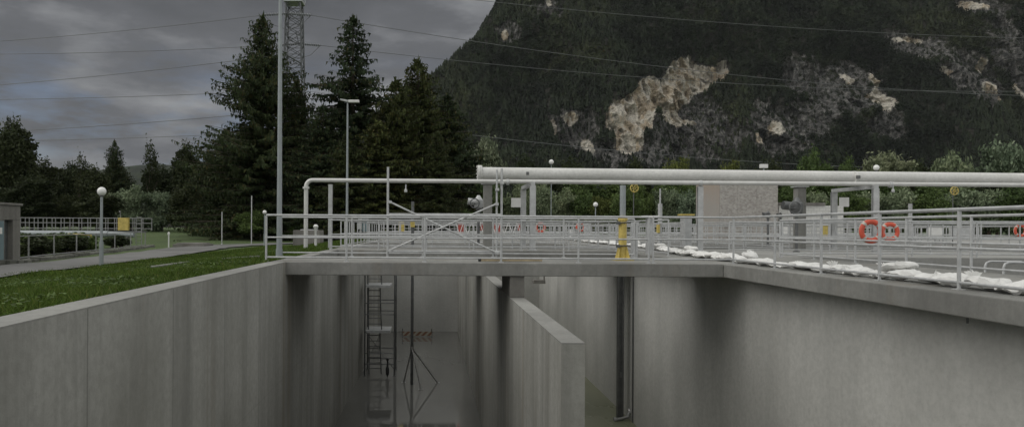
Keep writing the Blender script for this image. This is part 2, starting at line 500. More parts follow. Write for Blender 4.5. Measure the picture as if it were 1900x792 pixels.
deck += [(XL,10.9,51.403,54,-1.6,0),(XL,34,54.003,57,-1.6,0),(XL,34,70,93.7,-1.6,0),(14,15.2,57.003,69.997,-1.6,0),(2,3.0,57.003,69.997,-1.6,0),(XL,-3,57.003,69.997,-1.6,0)]
deck += [(10.903,34,-6,11.5,-1.6,0)]
mb = MB()
for b in deck: mb.box(*b)
o = mb.build('yard', M['deck'], bevel=.01); tag(o, kind='structure')
slab('basin_wall', M['old'], 'dark concrete wall of the open basin right of the walkway', 'wall', [(10.5,10.9,11.5,22.5,-2.4,-.313),(10.5,10.9,30.5,51,-2.4,-.313)], bevel=0)
o = MB().box(10.9,34,11.5,22.5,-2.4,-1.0).box(10.9,34,30.5,51,-2.4,-1.0).box(-3,2,57,70,-2.4,-.7).box(3,14,57,70,-2.4,-.7).box(15.2,34,57,70,-2.4,-.7).build('water', M['water']); tag(o, kind='structure')

# reddish stains, cracks at left bridge end are in the material; plank and debris on the bridge
o = MB().bar((px(892,481,1).x*18.0, 18.0, .05), (px(1005,481,1).x*18.15, 18.15, .05), .14, .07).build('plank', M['wood'], bevel=.006)
tag(o, 'weathered timber plank lying on the front edge of the bridge', 'plank')
MB().box(px(892,481,18).x-.06, px(892,481,18).x-.005, 17.92,18.08,.01,.09).build('end_block', M['black'], o)

# ------------------------------------------------------------------ railings
def post_mesh(h, r, far=False):
    mb = MB()
    mb.tube((0,0,0),(0,0,h), r, 6 if far else 8)
    if not far:
        mb.box(-.06,.06,-.06,.06,0,.012)
        for a in (-.04,.04): mb.tube((a,a,0),(a,a,.03),.009,6)
        for z in (.57,): mb.tube((0,0,z-.03),(0,0,z+.03), r*1.25, 8)
    return mb.mesh('post', M['galv'], smooth=True)
PM = post_mesh(1.09,.026); PMF = post_mesh(1.09,.03,True)
def railing(label, pts, spacing=1.85, far=False, heights=(1.1,.57,.1), r=.024, exact=False, z=0.0, group=None, mat=None):
    """pts: polyline of (x, y) on the deck"""
    mat = mat or M['galv']
    p0 = pts[0]
    root = empty('railing', (p0[0], p0[1], z), label, 'railing', group)
    posts = []
    if exact: posts = list(pts)
    else:
        for a, b in zip(pts[:-1], pts[1:]):
            n = max(1, round(math.dist(a,b)/spacing))
            for k in range(n): posts.append((a[0]+(b[0]-a[0])*k/n, a[1]+(b[1]-a[1])*k/n))
        posts.append(pts[-1])
    for p in posts:
        o = link('post', PMF if far else PM, root, (p[0]-p0[0], p[1]-p0[1], 0))
    names = ('top_rail','middle_rail','bottom_rail')
    for nme, h in zip(names, heights):
        rr = r*1.15 if nme == 'top_rail' else r*.9
        if far: rr *= 1.15
        o = MB().path([(p[0], p[1], z+h) for p in pts], rr, 6 if far else 10).build(nme, mat, root, smooth=True)
    return root
def xat(p, d): return px(p, 440, d).x
YB = 17.63
railing('front bridge railing from its left end to just right of the yellow post',
        [(xat(p,YB),YB) for p in (494,643,788,930,1073.5,1204)], exact=True)
root = railing('front railing turning the bridge corner and running towards the viewer on the right',
        [(xat(1212,YB),YB),(7.22,YB),(7.24,15.55),(7.25,13.72),(7.26,11.95),(7.26,10.15),(7.26,8.3),(7.26,6.4)], exact=True)
railing('rear railing of the front bridge', [(xat(522,20.95),20.95),(xat(1177,20.95),20.95)])
railing('railing on the near side of the pipe walkway', [(-3.7,27.3),(6.85,27.3)], heights=(1.1,.57,.12))
railing('railing on the far side of the pipe walkway over the tank', [(-3.7,30.3),(6.85,30.3)], far=True)
railing('long railing along the outer side of the sandbag walkway', [(10.5,6.5),(10.5,22.2)], spacing=1.9)
railing('railing in line with the long walkway railing, beyond the cross walk', [(10.5,30.6),(10.5,50.6)], far=True)
railing('railing above the basin wall carrying the larger lifebuoy', [(10.9,22.9),(33,22.9)], spacing=2.0)
railing('railing behind the larger lifebuoy, carrying the smaller lifebuoy', [(10.9,27.0),(33,27.0)], spacing=1.8)
railing('railing behind the pipe frame posts on the right', [(10.9,30.2),(33.5,30.2)], far=True)
railing('railing along the left edge of the far tank opening', [(-3.62,31),(-3.62,50.6)], far=True)
railing('railing along the inner edge of the right walkway beyond the bridge', [(7.2,22.4),(7.2,50.6)], spacing=1.9)
railing('railing across the far end of the deep tank', [(-3.6,51.7),(10,51.7)], spacing=1.3, far=True)
railing('railing across the yard in front of the far right basins', [(12,51.6),(34,51.6)], spacing=1.3, far=True)
railing('railing along the near edge of the far left basin', [(-4,56.6),(14,56.6)], spacing=1.2, far=True)
railing('railing along the near edge of the far middle basin', [(15.5,56.6),(40,56.6)], spacing=1.2, far=True)
railing('railing along the rear edge of the far left basin', [(-3.7,70.4),(14,70.4)], spacing=1.2, far=True)
railing('railing along the rear edge of the far middle basin', [(15,70.4),(46,70.4)], spacing=1.2, far=True)
railing('railing between the far left and middle basins', [(14.6,57),(14.6,70)], spacing=1.4, far=True)
railing('railing on the walkway in the far left basin', [(2.5,57),(2.5,70)], spacing=1.4, far=True)
railing('railing running away beside the basins on the far right', [(34.5,14),(34.5,70)], spacing=1.8, far=True)
slab('footbridge', M['beam'], 'narrow footbridge slab crossing the far part of the deep tank', 'bridge', [(-3.82,6.897,38,39.2,-.22,.003)], bevel=0)
railing('near railing of the narrow far footbridge over the deep tank', [(-3.3,38.1),(6.8,38.1)], far=True, spacing=1.6)
railing('far railing of the narrow far footbridge over the deep tank', [(-3.3,39.1),(6.8,39.1)], far=True, spacing=1.6)
railing('railing behind the row of control boxes at the tank end', [(-3.6,53.8),(33,53.8)], far=True, spacing=1.0, heights=(1.1,.8,.5))
railing('railing between the middle and right far basins', [(24,57),(24,70)], far=True, spacing=1.2)
railing('railing behind the rear basins beside the hedge', [(-2,74.5),(50,74.5)], far=True, spacing=1.1, heights=(1.15,.6,.2))
railing('railing across the right basin halfway to the boarded hut', [(11,40.6),(26.5,40.6)], far=True, spacing=1.5)
railing('railing beside the second bay of the right basin', [(15.5,31),(15.5,50.6)], far=True, spacing=1.8)
railing('rearmost railing in front of the reed hedge', [(0,80),(52,80)], spacing=1.2, far=True)
railing('railing across the open basin on the right', [(21.5,31),(21.5,50.6)], spacing=1.8, far=True)

# scaffold frame on the rear of the front bridge
fr = empty('braced_scaffold', (px(720,480,20.6).x,20.6,0), 'tall scaffold tube frame with crossed braces standing on the bridge', 'scaffold frame')
d = 20.6
def P(x, y): return px(x, y, d)
for x, y0 in ((720,310),(922,315),(931,313)):
    a = P(x, y0); MB().tube((a.x, d, .0), (a.x, d, a.z), .034 if x != 922 else .028, 10).build('upright', M['galv'], fr, smooth=True)
for y in (397.5, 466):
    a = P(722,y); b = P(930,y+1); MB().tube((a.x,d-.05,a.z),(b.x,d-.05,b.z),.03,10).build('ledger', M['galv'], fr, smooth=True)
a = P(724,375); b = P(922,469); MB().tube((a.x,d-.10,a.z),(b.x,d-.10,b.z),.026,10).build('brace', M['galv'], fr, smooth=True)
a = P(922,378); b = P(723,464); MB().tube((a.x,d-.16,a.z),(b.x,d-.16,b.z),.026,10).build('brace', M['galv'], fr, smooth=True)
for x, y in ((921,469),(921,379),(724,375),(724,464),(931,340),(922,352)):
    q = P(x,y); MB().box(q.x-.045,q.x+.045,d-.2,d+.04,q.z-.035,q.z+.035).build('coupler', M['galv'], fr)

# ------------------------------------------------------------------ pipes
# big pale pipe
pl0 = px(889,321.5,28.6); pl1 = px(1902,332.5,28.9)
dirp = (pl1-pl0).normalized()
bp = empty('overhead_pipe', (pl0.x,pl0.y,pl0.z), 'thick pale overhead pipe running right from its flanged end above the tanks', 'pipe')
MB().tube(pl0, pl0+dirp*40, .235, 28).build('pipe', M['pipe'], bp, smooth=True)
mb = MB(); mb.tube(pl0-dirp*.06, pl0+dirp*.02, .31, 28).tube(pl0+dirp*.03, pl0+dirp*.08, .31, 28)
for k in range(12):
    a = 2*math.pi*k/12; o = Vector((0, math.cos(a), math.sin(a)))*.275
    mb.tube(pl0-dirp*.1+o, pl0+dirp*.12+o, .02, 6)
mb.build('end_flange', M['pipe'], bp, smooth=True)
for xx in (977, 1585):
    c = px(xx, 322+(xx-889)*.0108, 28.7)
    MB().tube(c-dirp*.04, c+dirp*.04, .25, 28).build('pipe_joint', M['pipe'], bp, smooth=True)
    MB().box(c.x-.05,c.x+.05,c.y-.33,c.y-.2,c.z-.06,c.z+.06).build('clamp_bolt', M['darksteel'], bp)
# slim pipe
s0 = px(580,334.5,27.9); s1 = px(1902,343.5,27.9)
sp = empty('overhead_pipe', (px(568,460,27.9).x,27.9,0), 'slim grey overhead pipe rising on the left and bending level below the thick pipe', 'pipe')
ex = px(568,344,27.9)
arc = [Vector((ex.x,27.9,.0)), Vector((ex.x,27.9,ex.z-.12))]
rc = .24; cz = s0.z-rc
for k in range(0,7):
    a = math.pi/2*k/6
    arc.append(Vector((ex.x+rc-rc*math.cos(a), 27.9, cz+rc*math.sin(a))))
arc += [s0+Vector((.3,0,0)), s1, s1+(s1-s0).normalized()*15]
arc[0].z = tz(ex.x,27.9)
MB().path(arc, .079, 14).build('pipe', M['pipe2'], sp, smooth=True)
MB().tube((ex.x,27.9,ex.z-.13),(ex.x,27.9,ex.z-.05),.125,14).build('flange', M['pipe2'], sp, smooth=True)
for xx in (942,1300,1652):
    c = px(xx, 337+(xx-800)*.0066, 27.9)
    MB().tube(c-Vector((.05,0,0)), c+Vector((.05,0,0)), .115, 14).build('pipe_clamp', M['galv'], sp, smooth=True)
for xx in (753, 1657):
    c = px(xx, 347, 27.85)
    MB().tube(c+Vector((0,0,.1)), c-Vector((0,0,.06)), .025, 8).lathe(c-Vector((0,0,.2)), [(.05,0),(.065,.06),(.03,.14)], 10).build('drain_valve', M['galv'], sp, smooth=True)

def ipost(name, x, y, ztop, w, dep, label, mat=None, group=None, cat='post', z0=0.0):
    """H section steel post with a foot plate"""
    root = empty(name, (x,y,z0), label, cat, group)
    mb = MB(); mb.box(x-w/2,x+w/2,y-dep/2,y-dep/2+.014,z0,ztop).box(x-w/2,x+w/2,y+dep/2-.014,y+dep/2,z0,ztop).box(x-.008,x+.008,y-dep/2+.014,y+dep/2-.014,z0,ztop)
    mb.build('post', mat or M['galv'], root)
    MB().box(x-w*.8,x+w*.8,y-dep*.8,y+dep*.8,z0,z0+.018).build('foot_plate', mat or M['galv'], root)
    return root
def pz(x, y, d): return px(x, y, d)
q = pz(613,342,27.9); ipost('pipe_post', q.x, 27.95, q.z, .15,.12, 'first steel post under the slim pipe, right of its bend', group='steel posts under the pipes')
q = pz(1300,346,27.9); ipost('pipe_post', q.x, 27.95, q.z, .20,.16, 'broad steel post under the slim pipe in front of the boarded hut', group='steel posts under the pipes')
q = pz(1225,350,34); r_ = empty('signal_post',(q.x,34,0),'thin pale pole with a thicker lower sleeve and yellow bracket near the yellow post','post')
MB().tube((q.x,34,0),(q.x,34,q.z),.035,10).build('pole',M['galv'],r_,smooth=True)
MB().tube((q.x,34,0),(q.x,34,px(1225,378,34).z),.10,12).build('sleeve',M['galv'],r_,smooth=True)
MB().box(q.x-.15,q.x-.05,33.85,34.05,px(0,425,34).z,px(0,410,34).z).build('bracket',M['yellow'],r_)
# portals carrying the thick pipe
def portal(xp, label, plate):
    x = px(xp, 340, 28.6).x
    zt = px(xp, 347+(xp-980)*.0085, 28.6).z
    root = empty('pipe_portal', (x, 28.6, 0), label, 'pipe support', 'portal frames under the thick pipe')
    for y in (27.75, 30.6):
        MB().box(x-.11,x+.11,y-.07,y-.055,0,zt).box(x-.11,x+.11,y+.055,y+.07,0,zt).box(x-.01,x+.01,y-.055,y+.055,0,zt).build('upright', M['galv'], root)
        MB().box(x-.17,x+.17,y-.13,y+.13,0,.02).build('foot_plate', M['galv'], root)
    MB().box(x-.08,x+.08,27.68,30.67,zt+.002,zt+.14).build('cross_beam', M['galv'], root)
    if plate:
        c = px(plate[0], plate[1], 30.5)
        MB().box(c.x-.2,c.x+.2,30.40,30.42,c.z-.19,c.z+.19).build('name_plate', M['white'], root)
    return root
portal(983, 'steel portal under the thick pipe near its flanged left end', (957,376))
portal(1600, 'steel portal under the thick pipe on the right in front of the white block wall', (1564,375))
# concrete columns
for xp, lab in ((905,'square concrete column below the flanged end of the thick pipe'),(1484,'square concrete column beside the motor drive, right of the boarded hut')):
    x = px(xp,340,30).x; zt = px(xp,342+(xp-905)*.01,30).z
    rr_ = empty('pipe_column',(x,30,0),lab,'column','concrete columns under the thick pipe')
    MB().box(x-.17,x+.17,29.8,30.2,0,zt).build('column',M['beam'],rr_,bevel=.02)
    MB().box(x-.26,x+.26,29.76,30.24,zt+.002,zt+.05).build('cap_plate',M['galv'],rr_)

# yellow davit post
YD = 19.3
c = px(1155,480,YD)
yp = empty('davit_post', (c.x,YD,0), 'grey post in a yellow flared steel socket standing on the bridge', 'post')
zy = px(1155,401,YD).z; ztp = px(1155,344,YD).z
MB().tube((c.x,YD,zy-.05),(c.x,YD,ztp),.075,18).build('pole', M['mast'], yp, smooth=True)
MB().lathe((c.x,YD,0.02), [(.105,0),(.105,zy-.14),(.125,zy-.13),(.125,zy-.02),(.10,zy-.02)], 18).build('socket', M['yellow'], yp, smooth=True)
mb = MB()
for k in range(4):
    a = math.pi/4+math.pi/2*k; dx, dy = math.cos(a), math.sin(a)
    p_ = [(c.x+dx*.10,YD+dy*.10,.02),(c.x+dx*.22,YD+dy*.22,.02),(c.x+dx*.22,YD+dy*.22,.05),(c.x+dx*.11,YD+dy*.11,.42)]
    nx, ny = -dy*.008, dx*.008
    vs = [(q[0]+nx,q[1]+ny,q[2]) for q in p_]+[(q[0]-nx,q[1]-ny,q[2]) for q in p_]
    mb.add(vs, [(0,1,2,3),(7,6,5,4),(0,4,5,1),(1,5,6,2),(2,6,7,3),(3,7,4,0)])
mb.box(c.x-.24,c.x+.24,YD-.24,YD+.24,0,.02)
mb.build('base_plate', M['yellow'], yp)
for zz in (.38,.98):
    mb = MB().box(c.x-.18,c.x-.09,YD-.12,YD-.02,zz-.05,zz+.03).tube((c.x-.15,YD-.13,zz),(c.x+.16,YD-.15,zz+.01),.014,8).torus((c.x,YD,zz),.115,.014,'z',n=18,m=6)
    mb.build('cable_clamp', M['darksteel'], yp, smooth=True)

# steel box posts seen near the yellow post (sluice guides)
for k,(xp,yt,d,wpx) in enumerate(((1177,415,22.4,12),(1206,402,24,13))):
    q = px(xp,yt,d); wv = wpx/F*d
    r_ = empty('sluice_gate',(q.x,d,0),['steel sluice guide frame just right of the yellow post','grey cabinet post with a flat white lid, right of the yellow post'][k],'sluice gate' if k==0 else 'cabinet')
    if k == 0:
        MB().box(q.x-wv/2,q.x-wv/2+.06,d-.04,d+.04,-.3,q.z).box(q.x+wv/2-.06,q.x+wv/2,d-.04,d+.04,-.3,q.z).box(q.x-wv/2,q.x+wv/2,d-.035,d+.035,q.z+.002,q.z+.05).build('gate_frame',M['galv'],r_)
        MB().box(q.x-wv/2+.06,q.x+wv/2-.06,d-.01,d+.01,-.3,q.z-.3).build('gate_plate',M['galv'],r_)
    else:
        MB().box(q.x-wv/2,q.x+wv/2,d-.1,d+.1,0,q.z-.04).build('body',M['galv'],r_,bevel=.01)
        MB().box(q.x-.24,q.x+.24,d-.2,d+.2,q.z-.035,q.z+.03).build('lid',M['white'],r_,bevel=.01)
q = px(1273,398,36)
r_ = empty('cabinet',(q.x,36,0),'small pale cabinet with a projecting lid left of the boarded hut','cabinet')
MB().box(q.x-.22,q.x+.22,35.8,36.2,0,q.z-.06).build('body',M['galv'],r_,bevel=.01)
MB().box(q.x-.32,q.x+.32,35.7,36.3,q.z-.055,q.z+.02).build('lid',M['yellow'],r_,bevel=.01)

# valve drives
def drive(xp, yt, d, sc, label, mat):
    q = px(xp, yt, d)
    r_ = empty('valve_drive',(q.x,d,0),label,'valve drive')
    MB().lathe((q.x,d,0),[(.12,0),(.12,.03),(.06,.06),(.06,q.z-.55*sc),(.12,q.z-.52*sc),(.12,q.z-.46*sc)],12).build('pedestal',M['darksteel'],r_,smooth=True)
    mb = MB().lathe((q.x,d,q.z-.455*sc),[(.14*sc,0),(.17*sc,.08*sc),(.17*sc,.28*sc),(.10*sc,.36*sc),(.05*sc,.45*sc)],12)
    mb.tube((q.x,d,q.z-.26*sc),(q.x-.38*sc,d,q.z-.22*sc),.12*sc,12)
    mb.build('motor',mat,r_,smooth=True)
    MB().torus((q.x-.15*sc,d-.24*sc,q.z-.3*sc),.16*sc,.02*sc,'y',n=20,m=6).tube((q.x-.15*sc,d-.24*sc,q.z-.3*sc),(q.x-.15*sc,d,q.z-.3*sc),.02*sc,8).bar((q.x-.3*sc,d-.24*sc,q.z-.3*sc),(q.x,d-.24*sc,q.z-.3*sc),.02*sc,.02*sc).build('handwheel',M['darksteel'],r_,smooth=True)
drive(1478,366,27.6,1.35,'dark motor drive with handwheel in front of the white block wall',M['darksteel'])
drive(888,362,31.5,1.2,'pale valve drive with handwheel left of the column under the pipe flange',M['galv'])
drive(1425,391,40,.75,'small dark valve drive in front of the boarded hut',M['darksteel'])
drive(1448,394,38,.5,'smallest dark valve stem at the right corner of the boarded hut',M['black'])
# yellow wheels hung below the slim pipe
for xp, yp_, d, lab in ((1177,349,36,'yellow spoked wheel below the slim pipe right of the grey post'),(1771,354,40,'yellow spoked wheel in front of the reeds far on the right')):
    q = px(xp,yp_,d); rr2 = 7.2/F*d
    r_ = empty('handwheel_valve',(q.x,d,0),lab,'valve wheel','yellow wheels')
    mb = MB().torus(q,rr2,.028,'y',n=24,m=6)
    mb.build('rim',M['yellow'],r_,smooth=True)
    mb = MB()
    for k in range(3):
        a = math.pi*k/3+.3; mb.bar(q-Vector((math.cos(a),0,math.sin(a)))*rr2, q+Vector((math.cos(a),0,math.sin(a)))*rr2, .04,.03)
    mb.build('spokes',M['yellow'],r_)
    MB().tube((q.x,d+.12,0),(q.x,d+.12,q.z),.022,8).tube((q.x,d+.12,q.z),(q.x,d-.02,q.z),.03,8).build('stem',M['darksteel'],r_,smooth=True)

# ------------------------------------------------------------------ lifebuoys
def buoy(xp, yp_, d, label, rad=.375):
    q = px(xp, yp_, d)
    r_ = empty('lifebuoy',(q.x,d,q.z-rad),label,'lifebuoy','lifebuoys on the railings')
    MB().torus(q, rad*.77, rad*.22,'y',n=40,m=12,grow=.75).build('ring',M['red'],r_,smooth=True)
    for k in range(4):
        a = math.pi/4+math.pi/2*k
        MB().torus(q, rad*.77, rad*.232,'y',a-.13,a+.13,n=4,m=12,grow=.78).build('band',M['band'],r_,smooth=True)
    MB().torus(q, rad*.99, .012,'y',n=40,m=5).build('grab_rope',M['band'],r_,smooth=True)
    return r_
buoy(1616,429,22.75,'large orange red lifebuoy on the railing, left of the pair',.385)
buoy(1651,430,26.85,'orange red lifebuoy just right of and behind the large one',.36)
buoy(1003,422,51.5,'small distant orange red lifebuoy right of the portal under the pipe end')
buoy(1077,421,56.4,'faint distant lifebuoy left of the yellow post')
buoy(1893,428,41,'orange red lifebuoy cut by the right edge of the picture')
railing('short railing carrying the lifebuoy at the right edge', [(27,41.2),(34,41.2)], far=True)

# ------------------------------------------------------------------ sandbags
def bag_mesh(seed):
    rr = random.Random(seed); mb = MB(); n, m = 18, 10
    L, W, H = .33, .20, .085
    for i in range(n+1):
        u = -1+2*i/n
        e = (1-abs(u)**3.2)**.45 if abs(u) < 1 else 0
        for k in range(m):
            a = 2*math.pi*k/m
            ca, sa = math.cos(a), math.sin(a)
            x = u*L; y = W*e*math.copysign(abs(ca)**.8, ca); z = H*e*math.copysign(abs(sa)**.8, sa)
            if z < 0: z *= .7
            nz = noise.noise(Vector((x*5+seed*9, y*6, z*6)))+.5*noise.noise(Vector((x*14+seed*9, y*15, z*12)))
            z += nz*.06*e; y += nz*.04
            if u > .82: # gathered ear
                z += (u-.82)*.6*(1 if seed % 2 else .45); y *= .6+.9*(u-.82)
                z += .03*math.sin(k*2.3)
            mb.v.append((x, y, z+.08))
    for i in range(n):
        for k in range(m):
            k2 = (k+1) % m; mb.f.append((i*m+k, i*m+k2, (i+1)*m+k2, (i+1)*m+k))
    mb.f.append(tuple(reversed(range(m)))); mb.f.append(tuple(n*m+k for k in range(m)))
    # standing ear of tied cloth
    if seed % 3 == 0:
        for q_ in range(5):
            a_ = -.9+.45*q_; n0 = len(mb.v)
            mb.v += [(L*.80,-.02,.09),(L*.80,.02,.09),(L*.86+.02*q_,.09*math.sin(a_)+.02,.21+.02*math.cos(3*a_)),(L*.86+.02*q_,.09*math.sin(a_)-.03,.20)]
            mb.f.append((n0,n0+1,n0+2,n0+3))
    return mb.mesh('sandbag', M['bag'], smooth=True)
BAGS = [bag_mesh(s) for s in range(6)]
bp_ = [(7.62,6.5),(7.62,19.5),(8.1,24),(9.3,32),(9.6,44),(10.2,52),(10.6,56)]
dist = 0; pos = list(bp_[0]); k = 0
pts = resample(bp_, .05)
acc = 0; last = pts[0]
for a, b in zip(pts[:-1], pts[1:]):
    acc += math.dist(a,b)
    if acc > .56:
        acc = 0; k += 1
        ang = math.atan2(b[1]-a[1], b[0]-a[0])+random.uniform(-.45,.45)
        o = link('sandbag', BAGS[k % 6]); o.location = (a[0]+random.uniform(-.09,.09), a[1], random.uniform(0,.02))
        o.rotation_euler = (random.uniform(-.08,.08), random.uniform(-.12,.12), ang)
        s_ = random.uniform(.88,1.1); o.scale = (s_, s_*random.uniform(.9,1.2), s_*random.uniform(.75,1.05))
        tag(o, 'white woven sandbag in the row laid along the concrete walkway', 'sandbag', 'sandbags along the walkway')
        if k % 9 == 0 and a[1] > 8:
            o2 = link('sandbag', BAGS[(k+3) % 6]); o2.location = (a[0]+random.uniform(-.1,.1), a[1]+.22, .14)
            o2.rotation_euler = (.1, random.uniform(-.15,.15), ang+random.uniform(-.5,.5)); o2.scale = (s_*.9,s_*.9,s_*.85)
            tag(o2, 'white woven sandbag lying on top of the row along the walkway', 'sandbag', 'sandbags on top of the row')

# ladder hoop on the right basin
d = 15.0
a = px(1862,512,d); zt = px(1862,487,d).z
hp = empty('ladder_hoop',(a.x,d,-1),'bent grey grab rail of a basin ladder at the right edge','grab rail')
mb = MB()
for y in (d, d+.5):
    mb.path([(a.x,y,-1),(a.x,y,zt-.1),(a.x+.03,y,zt-.03),(a.x+.1,y,zt),(a.x+.75,y,zt),(a.x+.85,y,zt-.05),(a.x+.88,y,-.8)],.024,8)
mb.build('hoop',M['galv'],hp,smooth=True)
mb = MB()
for zz in (-.9,-.6,-.3): mb.tube((a.x,d,zz),(a.x,d+.5,zz),.016,6)
mb.build('rungs',M['galv'],hp)

# ------------------------------------------------------------------ inside the tank
# scaffold stair tower
d0, d1 = 35.6, 37.2
def X(xp, d): return px(xp, 600, d).x
xl, xm, xr = X(677,d0), X(703,d0), X(732,d0)
st = empty('scaffold_tower',(xl,d0,FL),'narrow scaffold stair tower standing in the left tank channel','scaffold')
for x in (xl, xr):
    for y in (d0, d1):
        MB().tube((x,y,FL),(x,y,-.35),.036,8).build('standard',M['darksteel'],st,smooth=True)
zs = [px(700,yy,d0).z for yy in (529,613)]
zs.append(px(700,686,d0).z+.12)
for zz in zs[:2]:
    MB().box(xl+.02,X(724,d0),d0+.02,d1-.02,zz-.12,zz).build('platform',M['wood' if 0 else 'galv'],st)
for zz in [px(700,yy,d0).z for yy in (562,583,655,675)]:
    MB().tube((xl,d0,zz),(xr,d0,zz),.025,6).tube((xl,d1,zz),(xr,d1,zz),.025,6).build('guard_rail',M['darksteel'],st)
for za, zb, sgn in ((-.5,zs[0],0),(zs[0],zs[1],1),(zs[1],FL,2)):
    mb = MB(); xa = xl+.1+.04*sgn; xb = xm+.02
    mb.tube((xa,d0+.3,za),(xa,d0+.3+.15,zb),.03,6).tube((xb,d0+.3,za),(xb+.08,d0+.3+.15,zb),.03,6)
    n = int(abs(za-zb)/.25)
    for i in range(1,n):
        tt = i/n; zz = za+(zb-za)*tt
        mb.tube((xa,d0+.3+.15*tt,zz),(xb+.08*tt,d0+.3+.15*tt,zz),.022,6)
    mb.build('ladder',M['darksteel'],st)
mb = MB().tube((xl,d0,zs[1]),(xr,d0,FL+.3),.016,6); mb.build('brace',M['darksteel'],st)
for x in (xl,xr):
    for y in (d0,d1): MB().box(x-.08,x+.08,y-.08,y+.08,FL,FL+.02).build('foot_plate',M['darksteel'],st)
# hose pump hanging beside the tower
q = px(719,668,d0-.4)
hg = empty('pump',(q.x,d0-.4,FL),'small dark pump hanging beside the scaffold tower','pump')
MB().path([(q.x,d0-.4,px(0,660,d0).z+.0),(q.x+.01,d0-.4,q.z),(q.x-.01,d0-.4,px(0,705,d0).z)],.014,6).build('cable',M['black'],hg)
MB().lathe((q.x,d0-.4,q.z-.75),[(.03,0),(.08,.1),(.09,.35),(.05,.45),(.03,.7),(.06,.75),(.06,.85)],10).build('housing',M['black'],hg,smooth=True)
# pole with braced tripod
dp = 33.6
q = px(764,713,dp)
tp = empty('tripod_pole',(q.x,dp,FL),'tall steel pole on three splayed legs standing in the wet left channel','pole')
zt = px(764,374,dp).z
MB().tube((q.x,dp,FL),(q.x,dp,zt),.07,14).build('pole',M['darksteel'],tp,smooth=True)
zb = px(764,645,dp).z
for xp, yy in ((749,709),(781,722),(812,710)):
    e = px(xp,yy,1); dd = (FL-EYE)/(e.z-EYE); e = Vector((e.x*dd,dd,FL))
    MB().tube((q.x,dp,zb),e,.035,10).box(e.x-.1,e.x+.1,e.y-.1,e.y+.1,FL,FL+.02).build('leg',M['steel'],tp,smooth=True)
MB().tube((q.x,dp,zb-.06),(q.x,dp,zb+.06),.1,14).build('collar',M['steel'],tp,smooth=True)
MB().box(q.x-.1,q.x+.1,dp-.12,dp-.06,px(0,417,dp).z,px(0,407,dp).z).build('yellow_sign',M['yellow'],tp)
# barrier at the far end
db = 48.6
q0 = px(747,618,db); q1 = px(801,618,db)
ba = empty('barrier',(q0.x,db,FL),'small red and white striped barrier at the far end of the left channel','barrier')
for q in (q0,q1):
    MB().tube((q.x,db,FL),(q.x,db,px(0,605,db).z),.03,8).box(q.x-.04,q.x+.04,db-.25,db+.25,FL,FL+.05).build('post',M['darksteel'],ba)
zc = px(770,618,db).z
MB().box(q0.x,q1.x,db-.06,db-.035,zc-.15,zc+.13).build('striped_board',M['stripes'],ba)
# big steel guide pole right channel
dg = 27.6
q = px(1150,780,dg)
gp = empty('guide_pole',(q.x,dg,FL),'dark steel channel pole with a pipe elbow at its foot in the right tank channel','pole')
w_ = .115
MB().box(q.x-w_,q.x-w_+.05,dg-.1,dg+.1,FL+.05,-.35).box(q.x+w_-.06,q.x+w_,dg-.1,dg+.1,FL+.05,-.35).box(q.x-w_+.05,q.x+w_-.06,dg-.02,dg+.02,FL+.05,-.35).build('pole',M['darksteel'],gp)
MB().path([(q.x-.25,dg-.2,FL+.05),(q.x-.05,dg-.2,FL+.08),(q.x+.25,dg-.15,FL+.14),(7.46,dg+.02,FL+.3)],.055,10).tube((q.x-.28,dg-.2,FL+.05),(q.x-.2,dg-.2,FL+.05),.10,12).build('foot_pipe',M['dimgalv'],gp,smooth=True)
MB().tube((7.42,dg+.02,FL+.28),(7.478,dg+.02,FL+.3),.13,12).build('wall_flange',M['steel'],gp,smooth=True)
MB().box(q.x-.05,q.x+.05,dg-.13,dg-.1,FL+1.6,FL+1.8).build('bracket',M['darksteel'],gp)
# thin vertical cover strip at the wall joint
o = MB().box(7.44,7.478,27.16,27.26,FL,-.32).build('joint_strip',M['darksteel']); tag(o,'thin dark vertical strip covering a joint of the right tank wall','strip')
# twin pipes on far right channel
d = 44
for k,(xp,yb,rr_) in enumerate(((1040,600,.035),(1047,606,.06))):
    q = px(xp,yb,d); 
    o = MB().path([(q.x-.01,d,-.2),(q.x,d,-2.2),(q.x,d,FL)],rr_,8).build('drop_pipe',M['steel'],smooth=True)
    tag(o,['thinner vertical pipe of the pair in the far right channel','thicker vertical pipe of the pair in the far right channel'][k],'pipe')
q = px(1000,514,43); o = MB().box(q.x-.35,q.x+.35,42.8,43.3,-2.35,-2.15).box(q.x+.27,q.x+.35,43.0,43.08,-2.15,-.3).build('wall_bracket',M['old']); tag(o,'concrete coloured hanging bracket in the far right channel','bracket')
# bolt stub below the right walkway edge
q = px(1795,588,1); s_ = 7.15/q.x
o = MB().tube((7.15,s_,-.315),(7.15,s_,-.42),.014,8).build('bolt_stub',M['darksteel']); tag(o,'rusty bolt end hanging below the right walkway edge','bolt')

